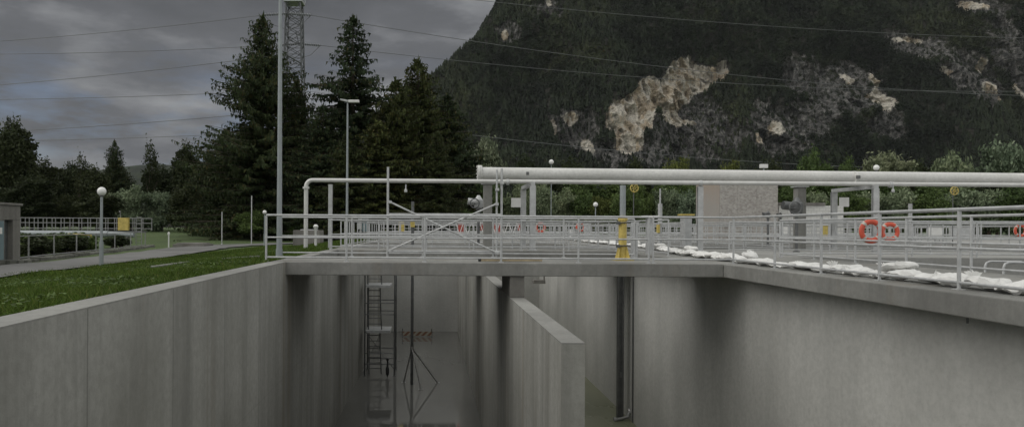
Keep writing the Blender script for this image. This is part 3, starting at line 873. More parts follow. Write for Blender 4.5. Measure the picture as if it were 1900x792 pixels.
# ------------------------------------------------------------------ lamps and masts
def globe_lamp(x, y, z0, ztop, label, r=.19, pr=.04):
    r_ = empty('globe_lamp',(x,y,z0),label,'lamp post','globe lamps')
    MB().tube((x,y,z0),(x,y,ztop-2*r+.02),pr,12).tube((x,y,z0),(x,y,z0+1.0),pr*1.6,12).build('pole',M['mast'],r_,smooth=True)
    MB().lathe((x,y,ztop-2*r-.03),[(r*.45,0),(r*.5,.05),(r*.3,.09)],12).build('collar',M['darksteel'],r_,smooth=True)
    MB().ball((x,y,ztop-r),r,18,12).build('globe',M['lampglass'],r_,smooth=True)
q = px(188,492,1); s_ = (EYE+.68)/(EYE-q.z); gx, gy = q.x*s_, s_
globe_lamp(gx, gy, tz(gx,gy)-.02, px(188,347,gy).z, 'white globe lamp post standing between the grass and the path on the left', r=8.2/F*gy, pr=.05)
q = px(491,390,60); globe_lamp(q.x,60,tz(q.x,60),q.z,'small distant globe lamp just above the left end of the bridge railing',r=.16)
q = px(1105,375,62); globe_lamp(q.x,62,-.7,q.z,'globe lamp post in front of the reeds, left of the yellow post',r=.2)
q = px(1023,296,75); globe_lamp(q.x,75,0,q.z,'globe lamp seen above the thick pipe near its left part',r=.25)
q = px(1626,306,72); globe_lamp(q.x,72,0,q.z,'globe lamp seen above the thick pipe near the pale bush',r=.28)
# tall mast beside the wall
q = px(518,475,20.6)
ms = empty('mast',(q.x,20.6,-.02),'tall thin grey mast rising beside the left end of the bridge','mast')
zz = tz(q.x,20.6)
MB().path([(q.x,20.6,zz),(q.x,20.6,2.2),(q.x-.004,20.6,7.0),(q.x-.006,20.6,9.5)],[.078,.068,.05,.042],14).build('pole',M['mast'],ms,smooth=True)
MB().lathe((q.x,20.6,zz),[(.16,0),(.16,.03),(.095,.05),(.095,.25)],14).build('foot',M['mast'],ms,smooth=True)
MB().tube((q.x-.006,20.6,9.4),(q.x-.006,20.6,9.55),.07,12).build('cap',M['mast'],ms,smooth=True)
# street lamp behind
q = px(645,190,46)
sl_ = empty('street_lamp',(q.x,46,-.1),'slender street lamp with a double flat head in front of the spruces','street lamp')
MB().path([(q.x,46,tz(q.x,46)-.1),(q.x,46,q.z)],[.085,.05],12).build('pole',M['mast'],sl_,smooth=True)
zl = q.z
MB().add([(q.x-.45,46-.16,zl+.12),(q.x+.02,46-.16,zl),(q.x+.02,46+.16,zl),(q.x-.45,46+.16,zl+.12),(q.x-.45,46-.16,zl+.2),(q.x+.02,46-.16,zl+.12),(q.x+.02,46+.16,zl+.12),(q.x-.45,46+.16,zl+.2)],[(0,3,2,1),(4,5,6,7),(0,1,5,4),(1,2,6,5),(2,3,7,6),(3,0,4,7)]).build('lamp_head',M['galv'],sl_)
MB().box(q.x+.05,q.x+.72,46-.16,46+.16,zl-.02,zl+.13).build('lamp_head',M['white'],sl_,bevel=.02)
MB().tube((q.x-.2,46,zl-.0),(q.x+.2,46,zl+.04),.03,8).build('arm',M['mast'],sl_)
q = px(1417,312,80)
l2 = empty('street_lamp',(q.x,80,0),'distant flat street lamp head showing above the thick pipe over the boarded hut','street lamp')
MB().tube((q.x,80,0),(q.x,80,q.z),.07,10).build('pole',M['mast'],l2,smooth=True)
MB().box(q.x-.4,q.x+.4,79.8,80.2,q.z,q.z+.42).build('lamp_head',M['white'],l2,bevel=.03)
# slender posts on the lawn
for xp,yt,yb,lab in ((412,393,452,'thin grey pole standing on the lawn left of the spruces'),(467,363,452,'taller thin grey pole on the lawn close to the spruces'),(1689,378,430,'short grey pipe stub behind the railings right of the lifebuoys')):
    d = 64 if xp < 1000 else 30
    q = px(xp,yt,d); z0 = tz(q.x,d)-.05 if xp < 1000 else 0
    r_ = MB().tube((q.x,d,z0),(q.x,d,q.z),.045 if xp<1000 else .075,8).lathe((q.x,d,z0),[(.09,0),(.09,.1),(.05,.13)],8).build('pole',M['galv'],smooth=True); tag(r_,lab,'pole')
q = px(313,455,60); z0 = tz(q.x,56)
o = MB().lathe((q.x*56/60,56,z0),[(.05,0),(.05,.9),(.09,1.0),(.09,1.12),(.03,1.16)],8).build('marker_post',M['white'],smooth=True); tag(o,'short white marker post beside the far end of the path','post')
# concrete cover and box
q = px(357,450,58); z0 = tz(q.x,58)
o = MB().box(q.x-1.2,q.x+1.2,57,59.5,z0-.1,z0+.22).box(q.x-1.0,q.x+1.0,57.2,59.3,z0+.222,z0+.3).build('shaft_cover',M['old'],bevel=.02); tag(o,'low flat concrete shaft cover on the lawn beside the path','shaft cover')
q = px(572,438,44); z0 = tz(q.x,44)
bx_ = empty('shaft_box',(q.x,44,z0),'low concrete box with a small hatch behind the bent slim pipe','concrete box')
MB().box(q.x-.8,q.x+.8,43.4,44.8,z0-.3,px(0,423,44).z-.03).build('box',M['old'],bx_,bevel=.02)
MB().box(q.x-.4,q.x+.5,43.6,44.5,px(0,423,44).z-.028,px(0,423,44).z+.03).build('hatch',M['galv'],bx_)
q = px(586,412,33); z0 = 0
o = MB().lathe((q.x,33,tz(q.x,33)),[(.06,0),(.05,q.z-.25),(.09,q.z-.2),(.12,q.z-.1),(.05,q.z-.02)],10).build('vent_pipe',M['white'],smooth=True); tag(o,'small white capped vent pipe left of the bridge railing posts','vent pipe')

# concrete stones at grass edge
for a_, b_, lab in (((415,488),(480,484),'long concrete edging bar lying on the grass by the wall'),((282,489),(350,484),'thin pale bar lying in the grass left of the wall')):
    p_ = []
    for (xx,yy) in (a_,b_):
        e = px(xx,yy,1); s_ = (EYE+.12)/(EYE-e.z); p_.append(Vector((e.x*s_,s_,tz(e.x*s_,s_)+.06)))
    o = MB().bar(p_[0],p_[1],.09,.07).build('edging_bar',M['coping'],bevel=.005); tag(o,lab,'kerb stone')

# ------------------------------------------------------------------ left: clarifier, hut, fence
hut = empty('pump_house',(-17.6,26,-.75),'low concrete pump house with a recessed doorway at the left edge','building')
hx = -17.3; z0 = -.9; ztop = px(20,382,31).z; zd = px(14,408,30.5).z
MB().box(hx-.3,hx,19,31.1,zd,ztop).box(hx-.3,hx,30.55,31.1,z0,zd-.002).box(hx-.3,hx,19,29.95,z0,zd-.002).box(hx-5,hx-.302,30.8,31.1,z0,ztop).box(hx-5,hx-.302,19,19.3,z0,ztop).build('wall',M['old'],hut,bevel=.015)
MB().box(hx-5.2,hx+.06,18.9,31.2,ztop+.002,ztop+.10).build('roof',M['old'],hut,bevel=.02)
MB().box(hx-.28,hx-.22,29.95,30.55,z0,zd).build('door',M['darksteel'],hut)
MB().box(hx+.003,hx+.03,28.9,29.85,z0+.15,zd-.05).build('notice_panel',M['blue'],hut)
MB().box(hx+.032,hx+.05,29.3,29.7,px(5,434,29.5).z,px(5,422,29.5).z).build('panel_label',M['white'],hut)

fpts = []
for xp, yy in ((35,485),(53,482.5),(100,477),(142,472.5),(178,468.5),(213,465),(242.5,461),(269.5,457.5)):
    e = px(xp,yy,1); s_ = (EYE+.70)/(EYE-e.z); fpts.append((e.x*s_, s_))
fe = empty('fence',(fpts[0][0],fpts[0][1],-.7),'thin pale post fence on a stone kerb between the path and the planted bed','fence')
for p in fpts: MB().tube((p[0],p[1],-.75),(p[0],p[1],.38),.035,8).build('post',M['dimgalv'],fe,smooth=True)
MB().path([(p[0],p[1],-.55) for p in fpts],.03,6).build('bottom_rail',M['dimgalv'],fe)
MB().path([(p[0],p[1],.38) for p in fpts],.03,6).build('top_rail',M['dimgalv'],fe)
mb = MB()
for a, b in zip(fpts[:-1],fpts[1:]): mb.bar((a[0]+.1,a[1],-.69),(b[0]+.1,b[1],-.69),.35,.16)
for i in range(40):
    tt = i/40; y = 29+28*tt; x = np.interp(y,[p[1] for p in fpts],[p[0] for p in fpts])+.55
    s_ = random.uniform(.12,.26); mb.box(x-s_,x+s_,y-s_,y+s_,-.75,-.72+s_*.7)
o = mb.build('stone_kerb',M['kerb'],bevel=.02); tag(o,'rough dark stone kerb below the thin fence on the left','kerb')

dc = 58.0
cb = empty('scraper_bridge',(px(268,440,dc).x,dc,-.6),'long railed scraper bridge over the settling tank behind the left fence','scraper bridge')
xa, xb = px(-60,420,dc).x, px(268,420,dc).x
zt_, zm_, zb_ = px(150,404.5,dc).z, px(150,413.5,dc).z, px(150,427,dc).z
for yy, nm in ((dc-.6,'railing_near'),(dc+.6,'railing_far')):
    mb = MB(); off = 0 if yy < dc else .35
    nn = int((xb-xa)/.68)
    for i in range(nn+1):
        x = xa+(xb-xa)*i/nn+off; mb.tube((x,yy,zb_),(x,yy,zt_),.032,6)
    for zz in (zt_,zm_,zb_+.14): mb.tube((xa,yy,zz),(xb+off,yy,zz),.03,6)
    mb.build('handrail',M['dimgalv'],cb)
MB().box(xa,xb,dc-.62,dc+.62,zb_-.14,zb_-.02).build('gangway',M['darksteel'],cb)
c = px(230,414,dc-.75)
MB().box(c.x-.40,c.x+.40,dc-.95,dc-.66,px(0,426,dc).z,px(0,403,dc).z).build('yellow_box',M['yellow'],cb,bevel=.02)
MB().tube((c.x-.3,dc-.7,zt_),(c.x-.3,dc-.7,zt_+.45),.025,6).ball((c.x-.35,dc-.7,zt_+.5),.07,8,6).build('beacon',M['dimgalv'],cb)
mb = MB(); xe = px(262,430,dc).x
for x in (xe,xe+.42):
    mb.tube((x,dc-1.0,-.55),(x,dc-1.0,zt_),.03,6)
for i in range(8): mb.tube((xe,dc-1.0,-.4+i*.28),(xe+.42,dc-1.0,-.4+i*.28),.02,6)
mb.build('access_ladder',M['dimgalv'],cb)
o = MB().tube((xa,dc-1.4,px(0,433,dc).z),(px(215,433,dc).x,dc-1.4,px(0,433,dc).z),.25,16).tube((px(215,433,dc).x,dc-1.4,px(0,433,dc).z),(px(262,434,dc).x,dc-1.4,px(0,434,dc).z),.2,16).build('channel_pipe',M['mast'],smooth=True); tag(o,'thick grey pipe lying below the scraper bridge on the left','pipe')
for x in np.linspace(xa,px(250,433,dc).x,5): MB().box(x-.1,x+.1,dc-1.6,dc-1.2,-.75,px(0,433,dc).z-.2).build('saddle',M['old'],o)
a = px(125,434.5,46); b = px(168,435.5,46)
o = MB().path([(a.x,46,a.z),(b.x,46,b.z),(b.x+.08,46,b.z-.14)],.06,8).build('hose',M['yellow'],smooth=True); tag(o,'yellowish tube in front of the grey pipe on the left','tube')
MB().tube((a.x+.3,46,a.z),(a.x+.3,46,-.75),.03,6).tube((b.x-.1,46,b.z),(b.x-.1,46,-.75),.03,6).build('stand',M['dimgalv'],o)

# ------------------------------------------------------------------ boarded hut and white wall on the right
Y1 = 60.0
x0 = px(1335,400,Y1).x; x1 = px(1443,400,Y1).x; zt = 5.0
h2 = empty('boarded_hut',(x0,Y1,0),'box shaped hut clad in mottled strand boards behind the pipes','building')
MB().box(x0+.02,x1,Y1,Y1+.06,0,zt).build('board_front',M['osb'],h2)
MB().box(x0-.05,x0+.019,Y1,Y1+5.2,0,zt).build('side_wall',M['plaster'],h2)
MB().box(x0+.02,x1,Y1+.062,Y1+5.2,0,zt-.01).build('core',M['plaster'],h2)
MB().box(x0-.2,x1+.15,Y1-.15,Y1+5.3,zt+.002,zt+.12).build('roof',M['old'],h2)
x2 = px(1445,400,63).x; x3 = px(1565,400,63).x; zt = px(1500,376,63).z
h3 = empty('block_building',(x2,63,0),'low white block building right of the boarded hut','building')
MB().box(x2,x3,63,63.3,0,zt-.25).box(x2,x2+.3,63.3,69,0,zt-.25).box(x3-.3,x3,63.3,69,0,zt-.25).build('wall',M['blocks'],h3)
MB().box(x2-.1,x3-1.6,62.9,69.1,zt-.248,zt+.0).build('roof_slab',M['old'],h3)
for xx in (px(1368,400,Y1).x, px(1404,400,Y1).x): MB().box(xx-.015,xx+.015,Y1-.02,Y1-.002,0,4.9).build('cover_strip',M['osb'],h2)

# red and silver scraper trusses at the far tank end
for k,(xa_,xb_,lab) in enumerate(((845,905,'faded red and silver zigzag truss left of the concrete column at the tank end'),(912,975,'faded red and silver zigzag truss right of the concrete column at the tank end'))):
    d = 53.0; r_ = None
    a = px(xa_,435,d); b = px(xb_,412,d)
    r_ = empty('truss',(a.x,d,0),lab,'truss','zigzag trusses')
    mb = MB(); mb.bar((a.x,d,b.z),(b.x,d,b.z),.06,.06).bar((a.x,d,a.z),(b.x,d,a.z),.06,.06)
    n = 8
    for i in range(n):
        x = a.x+(b.x-a.x)*i/n; x2_ = a.x+(b.x-a.x)*(i+1)/n
        mb.bar((x,d,a.z if i%2 else b.z),(x2_,d,b.z if i%2 else a.z),.05,.05)
    mb.build('lattice',M['white'],r_)
    for (u0,u1,v0,v1) in ((a.x+.2,a.x+.7,a.z+.1,b.z-.1),(b.x-.5,b.x-.2,a.z+.3,b.z-.05)): MB().box(u0,u1,d+.1,d+.4,v0,v1).build('red_panel',M['dimred'],r_)
    for u0 in (a.x,b.x-.08): MB().box(u0,u0+.08,d-.05,d+.05,0,a.z).build('foot',M['galv'],r_)

# control boxes and small posts scattered behind the railings
for k,(xp,yt,d,w_,mt,lab) in enumerate((
    (905+3,408,36,.0,'galv',''),
    (678,406,47,.35,'blue','pale blue switch box behind the railings left of the scaffold frame'),
    (745,409,52.5,.4,'yellow','yellowish box behind the railings beside the scaffold frame upright'),
    (668,405,54,.25,'galv','narrow grey cabinet behind the railings left of the pale blue box'),
    (1090,413,55,.5,'galv','grey cabinet behind the railings left of the yellow post'),
    (1530,418,50,.45,'yellow','yellow box behind the railings left of the large lifebuoy'),
    (1455,418,55,.6,'white','white cabinet behind the railings under the dark motor drive'),
    (1735,421,50,.8,'white','white box behind the railings right of the lifebuoys'),
    (1780,421,52,1.3,'galv','long grey box behind the railings at the right'),
    (1180,412,54,.4,'galv','grey cabinet behind the steel guide frame'),
    (1060,425,60,.5,'white','low white box behind the far basin railings'))):
    if not lab: continue
    q = px(xp,yt,d); r_ = empty('control_box',(q.x,d,0),lab,'control box')
    MB().box(q.x-w_/2,q.x+w_/2,d-.15,d+.15,max(.25,q.z-.8),q.z).build('box',M[mt],r_,bevel=.01)
    MB().tube((q.x,d,0),(q.x,d,max(.25,q.z-.8)),.035,8).build('stand',M['galv'],r_)
    MB().box(q.x-w_/2-.03,q.x+w_/2+.03,d-.19,d+.19,q.z+.002,q.z+.03).build('lid',M['galv'],r_)

# ------------------------------------------------------------------ pylon and wires
DP = 130.0
pc = px(544,424,DP).x
py = empty('pylon',(pc,DP,0),'dark lattice power pylon rising behind the spruces','pylon')
def hw(z): return np.interp(z,[0,25,40,48],[2.6,1.62,1.25,1.0])
H = 46.0
levels = list(np.arange(0,24,4.0))+list(np.arange(24,H+.1,1.75))
corners = [(-1,-1),(1,-1),(1,1),(-1,1)]
mb = MB()
for sx_, sy_ in corners: mb.path([(pc+sx_*hw(z),DP+sy_*hw(z),z) for z in (0,25,40,H)],.14,5)
mb.build('leg',M['pylon'],py)
mb = MB()
for a, b in zip(levels[:-1],levels[1:]):
    for i in range(4):
        c0 = corners[i]; c1 = corners[(i+1)%4]
        A = Vector((pc+c0[0]*hw(a),DP+c0[1]*hw(a),a)); B = Vector((pc+c1[0]*hw(b),DP+c1[1]*hw(b),b))
        C_ = Vector((pc+c1[0]*hw(a),DP+c1[1]*hw(a),a)); D_ = Vector((pc+c0[0]*hw(b),DP+c0[1]*hw(b),b))
        mb.tube(A,B,.055,4).tube(C_,D_,.055,4).tube(D_,B,.055,4)
mb.build('lattice',M['pylon'],py)
zp = px(544,2,DP).z
MB().box(pc-1.6,pc+1.6,DP-1.6,DP+1.6,zp-.5,zp-.1).build('platform',M['galv'],py)
mb = MB()
for sx_ in (-1.6,0,1.6):
    for sy_ in (-1.6,1.6): mb.tube((pc+sx_,DP+sy_,zp),(pc+sx_,DP+sy_,zp+1.2),.05,4)
mb.box(pc-1.65,pc+1.65,DP-1.65,DP-1.58,zp+1.15,zp+1.22).build('platform_rail',M['galv'],py)
lev = [(44,-6.0),(70,4.5),(121,-8),(153,6.5),(215,-6),(235,5)]
for yy, off in lev:
    z = px(544,yy,DP).z
    s_ = 1 if off > 0 else -1
    tip = Vector((pc,DP+off,z))
    m_ = MB()
    for sx_ in (-1,1): m_.tube((pc+sx_*hw(z),DP+s_*hw(z),z),tip,.09,4)
    m_.tube((pc,DP+s_*hw(z),z+1.6),tip,.07,4)
    m_.build('cross_arm',M['pylon'],py)
    if yy < 100:
        for sgn in (-1,1):
            a = tip+Vector((sgn*.3,0,0)); b = tip+Vector((sgn*3.9,0,-.25))
            mi = MB(); n = 9
            for i in range(n): 
                c = a.lerp(b,(i+.5)/n); mi.tube(c-Vector((.1,0,0)),c+Vector((.1,0,0)),.24,8)
            mi.tube(a,b,.06,5).build('insulator',M['insul'],py)
        MB().path([tip+Vector((-3.9,0,-.3)),tip+Vector((-2.2,0,-2.0)),tip+Vector((0,0,-2.7)),tip+Vector((2.2,0,-2.0)),tip+Vector((3.9,0,-.3))],.05,4).build('jumper_wire',M['wire'],py)
def wire(p0, p1, sag, label, r=.05):
    pts = []
    for i in range(33):
        t_ = i/32; p = p0.lerp(p1,t_); p.z -= sag*4*t_*(1-t_); pts.append(p)
    o = MB().path(pts,r,4).build('power_line',M['wire']); tag(o,label,'power line','power lines at the pylon')
names = ['highest','second highest','third','fourth','fifth','lowest']
for (yy,off),(yl),nm in zip(lev,(77,101,158,185,245,262),names):
    d = DP+off; a = px(544,yy,DP); a = Vector((pc,d,a.z))
    if yy < 100: a = a+Vector((-3.9,0,-.25))
    b = px(0,yl,d+6)
    b2 = a+(b-a)*2.2; b2.z += 3.3
    wire(a,b2,1.5,nm+' power line running left from the pylon across the grey sky')
for (yy,off,xr_,yr_,nm) in ((44,-6,1340,137,'upper'),(70,4.5,1340,154,'middle'),(215,-6,1260,290,'lowest'),(-35,-1,1400,47,'topmost')):
    z = px(544,yy,DP).z; a = Vector((pc,DP+off,z))
    if 0 < yy < 100: a = a+Vector((3.9,0,-.25))
    b = px(xr_,yr_,DP+off+25); b2 = a+(b-a)*2.3; b2.z += 7.0
    wire(a,b2,3.1,nm+' power line running right from the pylon in front of the mountain',r=.05)

# ------------------------------------------------------------------ trees
def spruce_mesh(H, Rd, seed, dens=1.0, droop=.35, mat=None, low=.03):
    g = np.random.default_rng(seed); T = []; limbs = MB()
    z = low*H
    while z < H*.985:
        u = z/H
        rad0 = Rd*min(1,(1-u)/.62)**.85*(.84+.20*math.sin(u*19+seed))+.2
        nb = int((8 if u < .8 else 6)*dens+.5)
        a0 = g.uniform(0,6.28)
        for b in range(nb):
            az = a0+6.283*b/nb+g.uniform(-.35,.35)
            L = rad0*g.uniform(.62,1.18)
            if g.random() < .10: continue
            dx, dy = math.cos(az), math.sin(az)
            up = .35*(u-.25)*1.6
            ns = max(2,int(L/.20))
            s = (np.arange(ns)+g.uniform(.2,.9,ns))/ns
            hz = z+L*(up*s-droop*s**1.6+.22*s**4)
            cx, cy = dx*L*s, dy*L*s
            limbs.path([(0,0,z),(dx*L*.5,dy*L*.5,z+L*(up*.5-droop*.33)),(dx*L*.95,dy*L*.95,z+L*(up*.95-droop*.92+.18))],[.05*(1-u)+.02,.03*(1-u)+.012,.008],3,cap=False)
            for side in (-1,1):
                ll = (.28+.34*(1-s)*L**.6)*g.uniform(.5,1.2,ns)
                an = az+side*g.uniform(.5,1.2,ns)
                ex, ey = cx+np.cos(an)*ll, cy+np.sin(an)*ll
                ez = hz-ll*g.uniform(.05,.55,ns)
                # three needle sprays per twig
                for q in range(3):
                    f0 = g.uniform(0,.6,ns); f1 = f0+g.uniform(.3,.5,ns)
                    A = np.stack([cx+(ex-cx)*f0, cy+(ey-cy)*f0, hz+(ez-hz)*f0],1)
                    B = np.stack([cx+(ex-cx)*f1, cy+(ey-cy)*f1, hz+(ez-hz)*f1],1)
                    hang = g.uniform(.14,.50,ns)*(1.0 if q else .35)
                    C = (A+B)/2+np.stack([g.normal(0,.07,ns),g.normal(0,.07,ns),-hang],1)
                    if q == 0: C = (A+B)/2+np.stack([-np.sin(an)*.22*side,np.cos(an)*.22*side,g.uniform(-.08,.06,ns)],1)
                    T.append(np.stack([A,B,C],1).reshape(-1,3))
        z += g.uniform(.26,.46)
    n = 60; T.append((np.array([[0,0,H*.97]])+g.normal(0,1,(n*3,3))*np.array([.16,.16,.35])))
    me = fastmesh('crown',np.concatenate(T),3,mat or M['spruce'])
    limbs.path([(0,0,0),(0,0,H*.5),(0,0,H)],[.30,.17,.02],8)
    tm = limbs.mesh('trunk',M['bark'])
    return me, tm
SP = [spruce_mesh(23,6.9,1,1.0,.26), spruce_mesh(23,5.4,2,.78,.45), spruce_mesh(18,4.6,3,1.0,.40,M['fir']), spruce_mesh(18,4.4,4,1.15,.35,M['spruce']), spruce_mesh(16,4.0,5,1.1,.30,M['fir'])]
def place_spruce(v, xp, yt, d, wsc, label, cat='tree', group='spruces behind the bridge', zb=0.0):
    me, tm = SP[v]; H0 = (23,23,18,18,16)[v]
    q = px(xp,yt,d); r_ = empty('spruce_tree',(q.x,d,zb),label,cat,group)
    hs = (q.z-zb)/H0; r_.scale = (wsc,wsc,hs); r_.rotation_euler = (0,0,random.uniform(0,6))
    link('trunk',tm,r_); link('crown',me,r_)
place_spruce(0,487,27,80,1.28,'tallest left spruce with dense dark boughs behind the grey mast')
place_spruce(1,655,27,80,1.5,'tall open spruce with drooping sparse boughs behind the street lamp')
place_spruce(2,776,110,82,1.6,'pointed yellowish spruce at the right end of the group')
place_spruce(3,600,195,77,1.35,'lower dense spruce between the two tallest spruces')
place_spruce(4,735,150,78,1.55,'yellowish spruce just left of the right hand pointed spruce')
place_spruce(3,830,175,84,1.45,'shorter dark spruce at the far right edge of the group')
place_spruce(2,700,225,75,1.35,'low yellowish spruce in front of the open spruce')
place_spruce(3,550,150,84,1.3,'half hidden spruce right of the tallest left spruce')
place_spruce(3,420,240,86,1.3,'low dark spruce at the left edge of the group')
place_spruce(4,645,245,73,.95,'low spruce right below the street lamp head')
place_spruce(2,812,245,76,.8,'low spruce under the right edge of the group')

def leaf_mesh(seed, lobes, n, size, mat, flat=0.0):
    g = np.random.default_rng(seed); C = []
    tot = sum(l[3]*l[4]*l[5] for l in lobes)
    for l in lobes:
        m = int(n*(l[3]*l[4]*l[5])/tot)
        # sub-clumps
        k = max(6,int(m/60)); dcl = g.normal(0,1,(k,3)); dcl /= np.linalg.norm(dcl,axis=1)[:,None]
        dcl *= g.uniform(.45,1.05,(k,1))
        idx_ = g.integers(0,k,m)
        P_ = dcl[idx_]+g.normal(0,.15,(m,3))
        C.append(P_*np.array(l[3:6])+np.array(l[0:3]))
    C = np.concatenate(C); m = len(C)
    a = g.normal(0,1,(m,3)); a /= np.linalg.norm(a,axis=1)[:,None]
    b = g.normal(0,1,(m,3)); b -= (a*b).sum(1)[:,None]*a; b /= np.linalg.norm(b,axis=1)[:,None]
    s = size*g.uniform(.5,1.3,(m,1))
    Q = np.stack([C-a*s, C+b*s*.45, C+a*s, C-b*s*.45],1).reshape(-1,3)
    Q[:,2] = np.maximum(Q[:,2],.02)
    return fastmesh('crown',Q,4,mat)
def trunk_mesh(seed, H, lobes, r=.22):
    g = random.Random(seed); mb = MB()
    mb.path([(0,0,0),(g.uniform(-.2,.2),g.uniform(-.2,.2),H*.4),(0,0,H*.8)],[r,r*.7,r*.2],7)
    for l in lobes:
        mb.path([(0,0,H*.25),(l[0]*.5,l[1]*.5,(H*.25+l[2])*.55),(l[0],l[1],l[2])],[r*.5,r*.3,r*.08],5,cap=False)
    return mb.mesh('trunk',M['bark'])
def lobes(seed, H, W, k):
    g = random.Random(seed); o = [(0,0,H*.62,W*.55,W*.55,H*.34)]
    for i in range(k):
        a = g.uniform(0,6.28); rr_ = g.uniform(.2,.62)*W; zz = g.uniform(.22,.85)*H
        s = g.uniform(.28,.48)*W*(1.15-zz/H*.5)
        o.append((math.cos(a)*rr_,math.sin(a)*rr_,zz,s,s,s*.8))
    return o
def treekind(seed, H, W, k, n, size, mat):
    lb = lobes(seed,H,W,k); return leaf_mesh(seed,lb,n,size,mat), trunk_mesh(seed,H,lb), H, W
TR = {'dark': [treekind(21,12,4.6,9,16000,.26,M['darkleaf']), treekind(22,12,4.2,11,15000,.26,M['darkleaf'])],
      'leaf': [treekind(24,8,4,9,12000,.22,M['leaf'])],
      'willow': [treekind(25,5,3,9,14000,.17,M['willow']), treekind(26,5,3.2,10,14000,.17,M['willow'])],
      'pale': [treekind(27,8,4.5,10,12000,.24,M['pale'])],
      'yleaf': [treekind(28,7,4,9,10000,.22,M['yleaf'])],
      'thin': [treekind(29,12,3.6,9,2600,.24,M['darkleaf'])],
      'shrub': [treekind(30,2.2,1.3,7,5000,.10,M['leaf']), treekind(31,2.2,1.4,7,5000,.10,M['darkleaf'])]}
def place_tree(kind, v, xp, yt, wpx, d, label, group=None, zb=0.0, name='tree', cat='tree'):
    me, tm, H0, W0 = TR[kind][v % len(TR[kind])]
    q = px(xp,yt,d); r_ = empty(name,(q.x,d,zb),label,cat,group)
    hs = (q.z-zb)/H0; ws = (wpx/F*d)/(W0*1.9)
    r_.scale = (ws,ws,hs); r_.rotation_euler = (0,0,random.uniform(0,6.2))
    link('trunk',tm,r_); link('crown',me,r_)
left = [('dark',0,18,222,125,105,'big round dark tree at the left edge'),('dark',1,-45,235,120,112,'dark tree cut by the left edge of the picture'),
 ('dark',1,78,296,80,118,'rounded dark tree right of the big tree at the left edge'),('dark',0,130,302,90,125,'low wide dark tree left of the pointed dark tree'),
 ('thin',0,150,278,50,108,'thin bare topped tree left of the pointed dark tree'),('dark',0,215,296,80,112,'bushy dark tree below the pointed dark tree'),
 ('thin',0,278,255,55,112,'airy open tree between the pointed tree and the spruces'),('dark',1,300,308,100,120,'dark wide tree below the airy open tree'),
 ('dark',0,350,268,80,108,'rounded dark tree just left of the spruces'),('dark',1,392,285,80,100,'dark tree partly behind the left spruce boughs'),
 ('dark',0,180,310,90,104,'low dark tree in the middle of the left treeline'),('dark',1,60,325,110,100,'dark bushy tree under the big tree at the left edge')]
for k_,v,xp,yt,wp,d,lab in left: place_tree(k_,v,xp,yt,wp,d,lab,'dark trees on the left',zb=.3)
place_spruce(3,213,262,108,.8,'pointed dark conifer in the left treeline','tree','dark trees on the left',.3)
bsh = [(20,365,90),(75,370,90),(130,362,80),(190,358,95),(245,345,90),(300,355,80),(345,340,95),(400,370,80),(445,385,70)]
for i,(xp,yt,wp) in enumerate(bsh):
    place_tree('willow' if xp in (245,300) else 'dark',i,xp,yt,wp,98+i%3*2,['leftmost','second','third','fourth','fifth','sixth','seventh','eighth','last'][i]+' rounded bush from the left in the row below the dark trees','bushes below the left trees',zb=.2,name='bush',cat='bush')
# undergrowth under the spruces
for i,xp in enumerate((470,515,560,615,665,715,765,815,865)):
    place_tree('dark' if i%2 else 'leaf',i,xp,390+(i*7)%14,75,74+i%3,['first','second','third','fourth','fifth','sixth','seventh','eighth','ninth'][i]+' bush from the left at the foot of the spruces','bushes under the spruces',zb=-.1,name='bush',cat='bush')
# silver willows / reeds behind the far railings
hed = [(880,372,70,'leaf'),(925,360,75,'leaf'),(960,352,70,'willow'),(1000,347,85,'willow'),(1045,350,80,'willow'),(1090,356,70,'leaf'),(1120,360,70,'yleaf'),(1160,352,80,'leaf'),(1205,362,70,'leaf'),(1245,350,80,'willow'),(1280,354,70,'willow'),(1330,358,80,'leaf'),
       (1465,345,90,'leaf'),(1520,356,80,'willow'),(1570,350,90,'leaf'),(1625,356,90,'willow'),(1680,350,90,'willow'),(1730,354,90,'leaf'),(1780,348,100,'willow'),(1835,352,90,'willow'),(1885,345,100,'leaf'),(1935,350,100,'willow')]
ordw = ['first','second','third','fourth','fifth','sixth','seventh','eighth','ninth','tenth','eleventh','twelfth']
for i,(xp,yt,wp,kd) in enumerate(hed):
    lab = (ordw[i]+' bush from the left in the hedge between the spruces and the boarded hut') if i < 12 else (ordw[i-12]+' bush from the left in the hedge right of the boarded hut')
    place_tree(kd,i,xp,yt,wp,86+(i*5)%7,lab,'hedge behind the basins',name='bush',cat='bush')
hed2 = [(905,330,90,'leaf'),(985,325,100,'willow'),(1075,330,110,'leaf'),(1165,325,110,'leaf'),(1260,325,110,'leaf'),(1500,322,120,'leaf'),(1620,328,130,'leaf'),(1740,325,130,'leaf'),(1850,325,120,'dark'),(1370,320,120,'dark')]
for i,(xp,yt,wp,kd) in enumerate(hed2):
    place_tree(kd,i,xp,yt,wp,104,ordw[i]+' tall bush in the second row behind the hedge','second row behind the hedge',name='bush',cat='bush')
